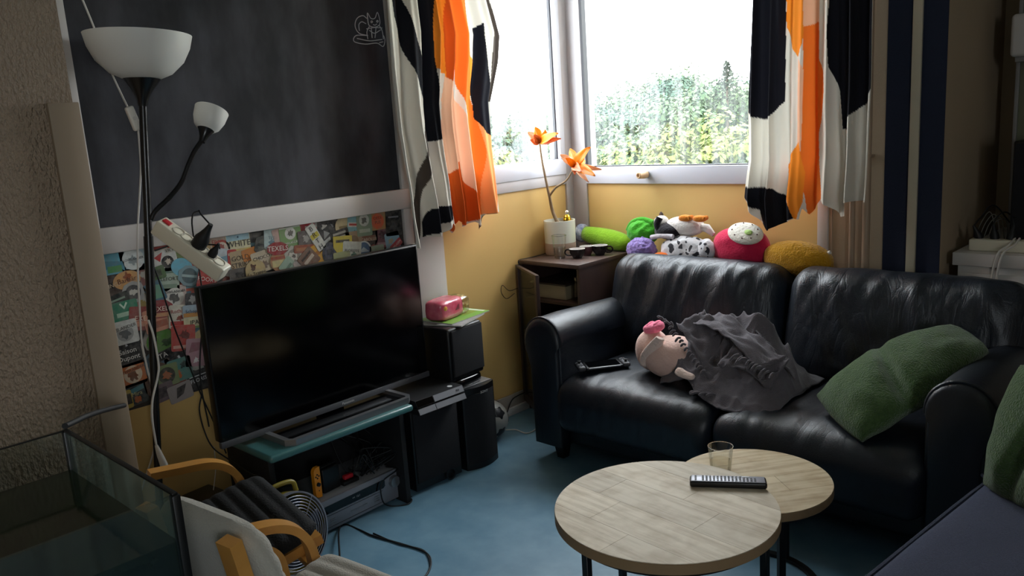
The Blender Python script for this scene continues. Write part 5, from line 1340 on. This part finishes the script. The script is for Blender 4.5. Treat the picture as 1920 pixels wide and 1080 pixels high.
sb_ = thing('snack_bag', 'open pink snack bag with popcorn showing at its end', 'snack bag', (-2.905, 2.525, mz+.011), R(12))
m_bagp = mat('pink_foil', 'c74a63', .25, var=(22, .6, 'e08a94'), coat=.4, bump=(30, .3))
m_clear = thin_glass('clear_film', (.95, .93, .9), refl=.18, rough=.12)
mb = MB(); mb.blob((0, 0, .048), (.058, .095, .047), (.42, .5), 48); mb.v = [p for p in mb.v]; wr(mb, .004, 30, 6).build('bag', m_bagp, sb_, local=True, angle=80)
mb = MB(); mb.blob((0, .094, .045), (.055, .05, .044), (.45, .45), 32); wr(mb, .003, 30, 2).build('clear_end', m_clear, sb_, local=True, angle=80)
MB().box((.02, -.005, .035), (.0595, .045, .066), .004).build('panel_print', mat('maroon_print', '7a2638', .4), sb_, local=True)
mb = MB(); mb.blob((.028, -.06, .062), (.032, .026, .028), n=24); mb.build('yellow_print', mat('yellow_foil', 'e0a24a', .3), sb_, local=True, angle=80)
rs = random.Random(9); pcm = mat('popcorn', 'e0c98a', .9, bump=(200, .4)); pc = MB()
for k in range(60):
    pc.blob((rs.uniform(-.032, .034), rs.uniform(.085, .138), rs.uniform(.012, .070)), (rs.uniform(.007, .010),)*3, n=8, noise_amp=.004, noise_scale=200, seed=k)
o = pc.build('popcorn', pcm, sb_, local=True, angle=80); o['kind'] = 'stuff'
# football
fb = thing('football', 'black and white football on the floor behind the floor speaker', 'ball', (-2.935, 2.79, 0))
m_fw = mat('football_white', '8f8d88', .45); m_fb = mat('football_black', '17161a', .45)
Fc = Vector((-2.935, 2.79, .105)); phi = (1+5**.5)/2
MB().blob(Fc, (.1035, .1035, .1035), n=48).build('shell', m_fw, fb, angle=80)
ico = []
for a in (-1, 1):
    for b in (-phi, phi): ico += [Vector((0, a, b)), Vector((a, b, 0)), Vector((b, 0, a))]
for v_ in ico:
    d = v_.normalized(); qd = Vector((0, 0, 1)).rotation_difference(d).to_matrix().to_4x4()
    MB().lathe([(0, .1055), (.022, .1035), (.036, .0985), (.0365, .094)], 5, Matrix.Translation(Fc) @ qd, cap=False).build('black_panel', m_fb, fb, angle=80)

# ---------------------------------------------------------------- desk fan on the floor
fc = onx(553, 1000, -2.50); fa = Vector((.97, .17, .17)).normalized(); r_ = .142
fn_ = thing('desk_fan', 'small round fan with olive housing in front of the black armchair', 'fan', (fc.x-.05, fc.y, 0))
FM = Matrix.Translation(fc) @ Vector((0, 0, 1)).rotation_difference(fa).to_matrix().to_4x4()
m_fanm = mat('fan_grey_metal', 'a3a3ac', .3, metal=.6); m_olive = mat('olive_enamel', '7d6f22', .4)
MB().lathe([(r_, -.012), (r_+.006, -.012), (r_+.006, .008), (r_, .008), (r_, -.012)], 56, FM, cap=False).build('guard_rim', m_fanm, fn_)
for k in range(12):
    rr = r_*(k+1.2)/13.2; zz = .018-.010*(rr/r_)**2
    MB().tube([(rr*math.cos(2*PI*j/48), rr*math.sin(2*PI*j/48), zz) for j in range(48)], .0018, 5, closed=True, M=FM).build('guard_ring', m_fanm, fn_, angle=80)
for k in range(3):
    a = 2*PI*k/3+.4; MB().tube([(0, 0, .020), (r_*.6*math.cos(a), r_*.6*math.sin(a), .017), (r_*math.cos(a), r_*math.sin(a), .006)], .002, 5, M=FM).build('guard_spoke', m_fanm, fn_)
MB().lathe([(.022, .018), (.022, .024), (0, .026)], 24, FM, cap=False).build('badge', m_black, fn_)
MB().lathe([(0, -.03), (.03, -.03), (.03, .0), (.02, .008), (0, .008)], 24, FM, cap=False).build('hub', m_black, fn_)
for k in range(4):
    def bl(u, v, k=k):
        a = 2*PI*k/4+(u-.5)*1.1; rr = .028+(r_-.045)*v
        return FM @ Vector((rr*math.cos(a), rr*math.sin(a), -.012+(u-.5)*.03))
    MB().grid(bl, 8, 8).build('blade', mat('fan_blade', '4a4a55', .35), fn_, angle=180, solid=.002)
MB().lathe([(r_+.006, -.012), (r_+.004, -.05), (r_*.75, -.085), (.05, -.12), (0, -.125)], 48, FM, cap=False).build('housing', m_olive, fn_)
hp_ = [FM @ Vector((x, y, -.05)) for x, y in ((-.148, -.05), (-.165, 0), (-.148, .05))]
top = FM.inverted() @ (fc+Vector((0, 0, 1))); 
MB().tube(spline([fc+Vector((-.06, -.06, .125)), fc+Vector((-.065, -.045, .165)), fc+Vector((-.065, .045, .165)), fc+Vector((-.06, .06, .125))], 6), .009, 10).build('carry_handle', m_olive, fn_)
MB().tube([(fc.x-.06, fc.y-.10, .012), (fc.x-.05, fc.y-.12, .10), fc+Vector((-.03, -.146, 0))], .007, 8).tube([(fc.x-.06, fc.y+.10, .012), (fc.x-.05, fc.y+.12, .10), fc+Vector((-.03, .146, 0))], .007, 8).build('stand', m_olive, fn_)
MB().tube([(fc.x-.14, fc.y-.10, .010), (fc.x+.05, fc.y-.10, .010)], .009, 8).tube([(fc.x-.14, fc.y+.10, .010), (fc.x+.05, fc.y+.10, .010)], .009, 8).tube([(fc.x-.06, fc.y-.10, .010), (fc.x-.06, fc.y+.10, .010)], .009, 8).build('stand_foot', m_rubber, fn_)

# ---------------------------------------------------------------- game controller in its dock, small items on the receiver
jc = thing('game_controller', 'orange handheld controller half standing upright on the receiver', 'controller', (-2.80, 1.672, .149), R(8))
m_or = mat('orange_plastic', 'f0951c', .35)
poly = []
for (cx_, cy_, a0, a1_) in ((-.0, .086, 90, 180), (0, .016, 180, 270)):
    for k in range(9): a = R(a0+(a1_-a0)*k/8); poly.append((cx_+.018*math.cos(a), cy_+.016*math.sin(a)))
poly += [(.014, 0), (.014, .102)]
JM = YZ
MB().prism([(x*1.0, y*1.28) for x, y in poly], -.008, .010, JM).build('body', m_or, jc, local=True, angle=35)
for k in range(4):
    MB().lathe([(.0036, 0), (.0034, .002), (0, .002)], 12, JM @ T(-.002+.008*math.cos(k*PI/2), .092+.008*math.sin(k*PI/2), .010), cap=False).build('button', m_black, jc, local=True)
MB().lathe([(.0085, 0), (.006, .004), (.008, .008), (0, .009)], 18, JM @ T(-.002, .058, .010), cap=False).build('thumb_stick', m_black, jc, local=True)
MB().cbox((.0, .030, .0105), (.005, .005, .002), .0005, 1, JM).build('button', m_black, jc, local=True)
dk = thing('console_dock', 'black upright console dock beside the orange controller', 'dock', (-2.83, 1.735, .148), R(6))
MB().box((-.025, -.035, 0), (.025, .055, .105), .006, 3).build('shell', m_black, dk, local=True)
MB().box((-.008, -.03, .105), (.008, .05, .11), .002).build('slot', m_blackmatte, dk, local=True)
tag(recentre(MB().cbox((-2.82, 1.835, .175), (.02, .045, .018), .004, 2, None).build('usb_stick', mat('red_plastic', 'c2222c', .35))), 'small red plastic piece lying among cables on the receiver', 'adapter')
ad = MB().cbox((-2.82, 1.835, .157), (.05, .08, .018), .004, 2); tag(recentre(ad.build('power_adapter', m_rubber)), 'flat black power adapter under the red plastic piece', 'adapter')

# ---------------------------------------------------------------- cables
def floorcable(label, pts, r=.0035, m=None, name='black_cable', group=None): return cord(name, label, pts, r, m or m_rubber, 10, 'cable', group)
F = lambda x, y, z=.004: onz(x, y, z)
floorcable('long black cable looping across the blue floor in front of the receiver', [Vector((-2.42, 1.50, .06)), F(640, 985), F(700, 1005), F(760, 1022), F(798, 1036), F(808, 1055), F(798, 1080), F(770, 1100)], .0038)
floorcable('black cable doubled beside the long loop on the blue floor', [F(700, 1000), F(745, 1019), F(790, 1030), F(803, 1044), F(806, 1065), F(795, 1085)], .003)
floorcable('thin black cable in a small loop at the receiver corner', [Vector((-2.80, 2.02, .155)), onx(745, 880, -2.745), onx(716, 905, -2.744), onx(718, 940, -2.735), F(735, 949), F(765, 945), F(772, 936), F(758, 930), Vector((-2.72, 2.085, .01))], .0028)
rs = random.Random(21); tg = MB()
for k in range(7):
    p = Vector((-2.80+rs.uniform(-.06, .0), 1.93+rs.uniform(-.03, .05), .152)); pts = [p]
    for j in range(6): pts.append(Vector((-2.80+rs.uniform(-.08, .05), 1.95+rs.uniform(-.09, .09), .152+abs(rs.uniform(0, .12)))))
    pts.append(Vector((-2.95, 1.95+rs.uniform(-.1, .1), .30)))
    tg.tube(spline(spline(pts, 2), 4), .0025, 6)
tg = tag(tg.build('cable_tangle', m_rubber, angle=80), 'tangle of black cables piled on the right of the receiver', 'cable'); tg['kind'] = 'stuff'
floorcable('white cable lying on the floor between football and sofa', [F(948, 806), F(968, 806), F(985, 812), F(1000, 808), F(1012, 796), F(1030, 780)], .0032, m_cordw, 'white_cable')
floorcable('dark cable running down the baseboard beside the corner cabinet', [onx(985, 735, -3.07), onx(962, 748, -3.06), onx(952, 770, -3.05), F(948, 785), F(944, 800)], .003)
floorcable('thin dark wire looping out from the yellow wall beside the cabinet', [onx(972, 540, -3.06), onx(955, 545, -3.07), onx(942, 535, -3.075), onx(940, 548, -3.075), onx(950, 560, -3.07), onx(965, 550, -3.06)], .0016)
bundle = MB()
for k in range(3):
    bundle.tube(spline([(-3.06, 3.226-.004*k, .855), (-3.05, 3.222, .78), (-3.035, 3.215-.006*k, .62), (-3.05+.02*k, 3.21, .52), (-3.02+.015*k, 3.205, .46), (-3.06, 3.215, .50), (-3.05, 3.215, .60)], 6), .0018, 6)
b_ = bundle.build('cable_bundle', m_rubber, angle=80); tag(b_, 'bundle of thin dark wires hanging at the cabinet door hinge', 'cable'); b_['kind'] = 'stuff'
floorcable('dark wire lying across the corner cabinet top behind the glass', [Vector((-3.06, 3.23, .864)), Vector((-3.04, 3.30, .864)), Vector((-3.05, 3.40, .864)), Vector((-3.06, 3.46, .864))], .0016)
floorcable('pale wire stub under the television edge', [Vector((-2.93, 1.30, .287)), Vector((-2.95, 1.33, .36)), Vector((-2.97, 1.345, .44))], .002, m_cordw, 'white_cable')
floorcable('black cable bending down from the television corner to the small speaker', [onx(378, 740, -3.0), onx(374, 770, -3.0), onx(384, 810, -2.99), onx(400, 840, -2.96), onx(430, 862, -2.90), onx(470, 888, -2.75), onx(495, 905, -2.68), Vector((-2.60, 1.50, .10)), Vector((-2.55, 1.50, .01))], .003)
# aquarium air hose running to the wall corner
hs = [Vector((ax0+.004, ay1-.004, az1+.012)), onx(135, 793, -2.12), onx(165, 779, -2.24), onx(200, 768, -2.42), onx(233, 760, -2.60)]
cord('air_hose', 'thick black hose from the aquarium corner to the wooden trim', hs, .0075, m_rubber)
tag(recentre(MB().blob((ax0+.06, ay1-.37, aw+.004), (.012, .02, .006), n=16, noise_amp=.006, noise_scale=60).build('water_plant', mat('bright_green_leaf', '4f8a3a', .6))), 'bright green scrap of water plant floating at the aquarium back', 'plant')

# ---------------------------------------------------------------- alcove on the right: white chest, speaker, box, strip
YD = 3.80
c0 = ony(1786, 473, YD); zt = c0.z
m_chest = mat('white_laminate', 'c3bfba', .45)
ch_ = thing('white_chest', 'white chest with an overhanging top behind the leather sofa', 'chest', (c0.x+.35, YD+.3, 0))
MB().box((c0.x, YD, zt-.055), (c0.x+.75, YA-.01, zt), .003).build('top', m_chest, ch_)
MB().box((c0.x+.02, YD+.012, 0), (c0.x+.73, YA-.01, zt-.055), .002).build('body', m_chest, ch_)
for k in range(3): MB().box((c0.x+.03, YD+.002, zt-.34-k*.27), (c0.x+.72, YD+.012, zt-.085-k*.27), .003).build('drawer', m_chest, ch_)
s0 = ony(1815, 466, YD+.06)
s2 = thing('power_strip', 'cream power strip lying on the white chest behind the sofa', 'power strip', (s0.x+.10, YD+.10, zt))
MB().box((s0.x, YD+.06, zt), (s0.x+.26, YD+.12, zt+.05), .008, 3).build('body', m_ivory, s2)
for k in range(4): MB().lathe([(.020, 0), (.020, .002), (.017, .002), (.016, -.002), (0, -.002)], 20, T(s0.x+.035+k*.058, YD+.09, zt+.05), cap=False).build('socket', m_well, s2)
for k in range(3):
    pq = plug('power_plug', ['black plug at the left end of the chest power strip', 'black plug second on the chest power strip', 'black plug third on the chest power strip'][k], T(s0.x+.035+k*.058, YD+.09, zt+.0505) @ rotm(R(15-12*k), R(-20+14*k)), .9, [Vector((s0.x+.03+k*.06, YD+.12, zt+.14)), Vector((s0.x+.06+k*.05, YD+.2, zt+.18-k*.03)), Vector((s0.x+.12+.03*k, YD+.34, zt+.06)), Vector((s0.x+.2, YD+.5, zt+.01))])
    pq['label'] = ['black plug at the left end of the chest power strip', 'black plug second on the chest power strip', 'black plug third on the chest power strip'][k]
for k in range(2):
    x = ony(1862+k*9, 520, YD-.01).x
    cord('white_cable', ['left one of two white cables hanging over the white chest front', 'right one of two white cables hanging over the white chest front'][k], [Vector((x+.05, YD+.09, zt+.058)), Vector((x+.04, YD+.03, zt+.035)), Vector((x+.012, YD-.006, zt+.004)), Vector((x-.005, YD-.008, zt-.10)), Vector((x-.012, YD-.006, zt-.3)), Vector((x-.012, YD-.004, zt-.55))], .0042, m_cordw)
lp_ = MB()
for k in range(4):
    x = ony(1848+k*8, 440, YD+.25).x
    lp_.tube(spline([Vector((x-.04, YD+.22, zt+.005)), Vector((x-.02, YD+.24, zt+.09)), Vector((x+.01, YD+.25, zt+.145-.01*k)), Vector((x+.03, YD+.25, zt+.10)), Vector((x+.045, YD+.24, zt+.005))], 8), .0022, 6)
lp_ = tag(lp_.build('cable_loops', mat('grey_cord', '6a665e', .6), angle=80), 'thin grey cable loops rising behind the chest power strip', 'cable'); lp_['kind'] = 'stuff'
m0, m1_ = ony(1893, 265, YD+.16), ony(1890, 468, YD+.16)
bs = thing('black_speaker', 'dark grey speaker box standing on the white chest at the right edge', 'speaker', (m1_.x+.12, YD+.26, zt))
MB().box((m1_.x, YD+.16, zt+.015), (m1_.x+.26, YD+.38, m0.z), .006, 2).build('cabinet', m_spk, bs)
MB().box((m1_.x+.006, YD+.152, zt+.03), (m1_.x+.254, YD+.16, m0.z-.01), .006, 2).build('grille', m_cloth, bs)
for x in (.03, .23): MB().lathe([(.015, 0), (.015, .015)], 14, T(m1_.x+x, YD+.22, zt)).build('foot', m_rubber, bs)
cx0 = ony(1902, 300, YA-.25).x
tc_ = thing('tall_cabinet', 'grey green tall cabinet at the far right of the alcove', 'cabinet', (cx0+.3, YA-.13, zt))
MB().box((cx0, YA-.25, zt), (cx0+.6, YA-.01, 2.5), .003).build('body', mat('grey_green_laminate', '7a7c66', .5), tc_)
MB().box((cx0-.012, YA-.262, zt), (cx0+.004, YA-.25, 2.5), .002).build('edge_strip', mat('grey_edge', '8c8a88', .4), tc_)
w0, w1_ = ony(1898, 28, YA-.32), ony(1896, 108, YA-.32)
wd = thing('wall_device', 'white rounded plastic unit hung high on the grey green cabinet', 'appliance', (w1_.x+.1, YA-.30, w1_.z))
MB().box((w1_.x, YA-.36, w1_.z), (w1_.x+.22, YA-.262, w0.z), .018, 4).build('shell', mat('white_plastic', 'd0ccc8', .35), wd)
MB().box((w1_.x+.02, YA-.345, w1_.z-.022), (w1_.x+.2, YA-.27, w1_.z), .003).build('lower_collar', mat('grey_edge', '8c8a88', .4), wd)
# ================================================================ OUTSIDE: WOODLAND SEEN FROM AN UPPER FLOOR
def leaf_mat(name, c, c2):
    m = bpy.data.materials.new(name); m.use_nodes = True; nt = m.node_tree; N = nt.nodes; L = nt.links; b = N['Principled BSDF']
    b.inputs['Roughness'].default_value = .8; b.inputs['Specular IOR Level'].default_value = .15
    tc = N.new('ShaderNodeTexCoord'); n = N.new('ShaderNodeTexNoise'); n.inputs['Scale'].default_value = .9; n.inputs['Detail'].default_value = 4
    rp = N.new('ShaderNodeValToRGB'); e = rp.color_ramp.elements; e[0].position = .38; e[0].color = (*c, 1); e[1].position = .64; e[1].color = (*c2, 1)
    L.new(tc.outputs['Object'], n.inputs['Vector']); L.new(n.outputs['Fac'], rp.inputs[0]); L.new(rp.outputs[0], b.inputs['Base Color'])
    MATS[name] = m; return m
FOL = [leaf_mat('grey_green_foliage', (.042, .072, .036), (.085, .118, .06)), leaf_mat('yellow_green_foliage', (.07, .10, .026), (.135, .155, .045)), leaf_mat('blue_green_foliage', (.032, .060, .042), (.06, .098, .066))]
m_bark = mat('tree_bark', '3a3026', .9, bump=(12, .6))
def crown_mesh(seed, rx, rz, nclump, nleaf, ls):
    r_ = random.Random(seed); vs = []; fs = []
    for c in range(nclump):
        a = r_.uniform(0, 2*PI); h = r_.uniform(-.75, 1); k = math.sqrt(max(0, 1-h*h))*r_.uniform(.55, 1)
        cc = Vector((rx*k*math.cos(a), rx*k*math.sin(a), rz*h)); cr = r_.uniform(.45, .95)*rx*.34
        for l in range(nleaf):
            d = Vector((r_.gauss(0, 1), r_.gauss(0, 1), r_.gauss(0, 1)+.35)).normalized()
            p = cc+d*cr*r_.uniform(.75, 1.05)
            n = (d+Vector((r_.uniform(-.7, .7), r_.uniform(-.7, .7), r_.uniform(-.4, .7)))).normalized()
            u = n.orthogonal().normalized(); u = Matrix.Rotation(r_.uniform(0, 6.28), 3, n) @ u; w = n.cross(u); s = ls*r_.uniform(.6, 1.3)
            i = len(vs); vs += [p-u*s, p+w*s*.55, p+u*s, p-w*s*.55]; fs.append((i, i+1, i+2, i+3))
    me = bpy.data.meshes.new('crown'); me.from_pydata([tuple(v) for v in vs], [], fs); me.update(); return me
protos = {}
def proto(kind, seed):
    k = (kind, seed)
    if k not in protos:
        me = crown_mesh(seed, 2.9, 2.6, 52, 300, .085); me.materials.append(FOL[kind])
        mb = MB(); mb.tube(spline([(0, 0, -9), (.1, .05, -4), (0, 0, 0), (.1, 0, 1.2)], 4), [.3-.016*i for i in range(13)], 8)
        for a in range(6): mb.tube([(0, 0, -2+a*.4), (1.3*math.cos(a*1.9), 1.3*math.sin(a*1.9), -.4+a*.35)], [.10, .04], 6)
        tm = bpy.data.meshes.new('trunk'); tm.from_pydata([tuple(v) for v in mb.v], [], mb.f); tm.update(); tm.materials.append(m_bark)
        protos[k] = (me, tm)
    return protos[k]
def tree(head, dist, top, scale, kind, seed, label):
    a = R(head); x, y = dist*math.sin(a), dist*math.cos(a)
    t = thing('broadleaf_tree', label, 'tree', (x, y, -9), 0, 'trees outside the window')
    c, tr = proto(kind, seed)
    for me, nm in ((c, 'crown'), (tr, 'trunk')):
        o = bpy.data.objects.new(nm, me); C.objects.link(o); o.parent = t
        o.location = (0, 0, 9+top-2.7*scale); o.scale = (scale, scale, scale)
    return t
rt = random.Random(17)
KC = ['grey green', 'yellow green', 'blue green']
def klabel(kind, row, hd):
    side = 'left curtain gap' if hd < -46 else ('left window' if hd < -40.5 else ('left half of the wide window' if hd < -34 else ('right half of the wide window' if hd < -28.5 else 'right curtain')))
    return KC[kind]+' tree '+['low in front', 'in the second row', 'in the third row', 'in the far row'][row]+' beyond the '+side
rows = [(15, -.35, .75, [(-50, 0), (-46.5, 1), (-43.6, 1), (-39.0, 1), (-36.0, 0), (-33, 0), (-30.2, 1), (-27, 0), (-23, 1)]),
        (23, .45, 1.0, [(-53, 2), (-48.5, 0), (-44.6, 1), (-41.6, 0), (-37.6, 1), (-34.3, 0), (-31.2, 1), (-28, 0), (-24, 2)]),
        (34, 1.45, 1.1, [(-51, 0), (-47, 2), (-43, 0), (-39.2, 0), (-35.8, 2), (-32.6, 2), (-30.0, 0), (-27.2, 2), (-23, 0)]),
        (52, 1.7, 1.5, [(-52, 2), (-48.4, 0), (-45.2, 2), (-42.2, 0), (-39, 2), (-36, 0), (-32.6, 0), (-29.6, 2), (-26.6, 0), (-22, 2)])]
bumps = [(-41, -.3), (-38.6, .35), (-37, -.5), (-34.2, .6), (-32, .9), (-30.6, .5), (-29, .35), (-27, .2)]
i = 0
for row, (dist, top, sc, lst) in enumerate(rows):
    for hd, kind in lst:
        i += 1
        up_ = interp(bumps, hd)*dist/30*(1 if row else .4)
        tree(hd+rt.uniform(-.4, .4), dist*rt.uniform(.92, 1.08), top+up_+rt.uniform(-.25, .25), sc*rt.uniform(.92, 1.1), kind, 1+i % 3, klabel(kind, row, hd))
# one thin scraggly tree sticking out of the canopy on the right
a = R(-29.0); st_ = thing('scraggly_tree', 'thin dark sparse tree rising above the canopy at the right', 'tree', (30*math.sin(a), 30*math.cos(a), -9))
b0 = Vector((30*math.sin(a), 30*math.cos(a), 0))
MB().tube([b0+Vector((0, 0, -9)), b0+Vector((0, 0, 3.0))], [.2, .03], 6).build('trunk', m_bark, st_)
r_ = random.Random(4); mb = MB()
for k in range(420):
    h = r_.uniform(1.2, 3.2); rr = (3.4-h)*.36*r_.uniform(.1, 1); an = r_.uniform(0, 6.28); p = b0+Vector((rr*math.cos(an), rr*math.sin(an), h)); s = r_.uniform(.05, .11)
    u = Vector((r_.uniform(-1, 1), r_.uniform(-1, 1), r_.uniform(-1, 1))).normalized(); w = u.orthogonal().normalized()
    mb.add([p-u*s, p+w*s*.5, p+u*s, p-w*s*.5], [(0, 1, 2, 3)])
o = mb.build('crown', leaf_mat('dark_foliage', (.016, .022, .016), (.03, .036, .024)), st_, smooth=False)
gr = MB().box((-160, 8, -9.2), (120, 260, -9), 0).build('lawn', leaf_mat('far_grass', (.05, .08, .03), (.08, .11, .045)), smooth=False)
tag(gr, 'green ground far below the trees outside the window', 'grass'); gr['kind'] = 'stuff'
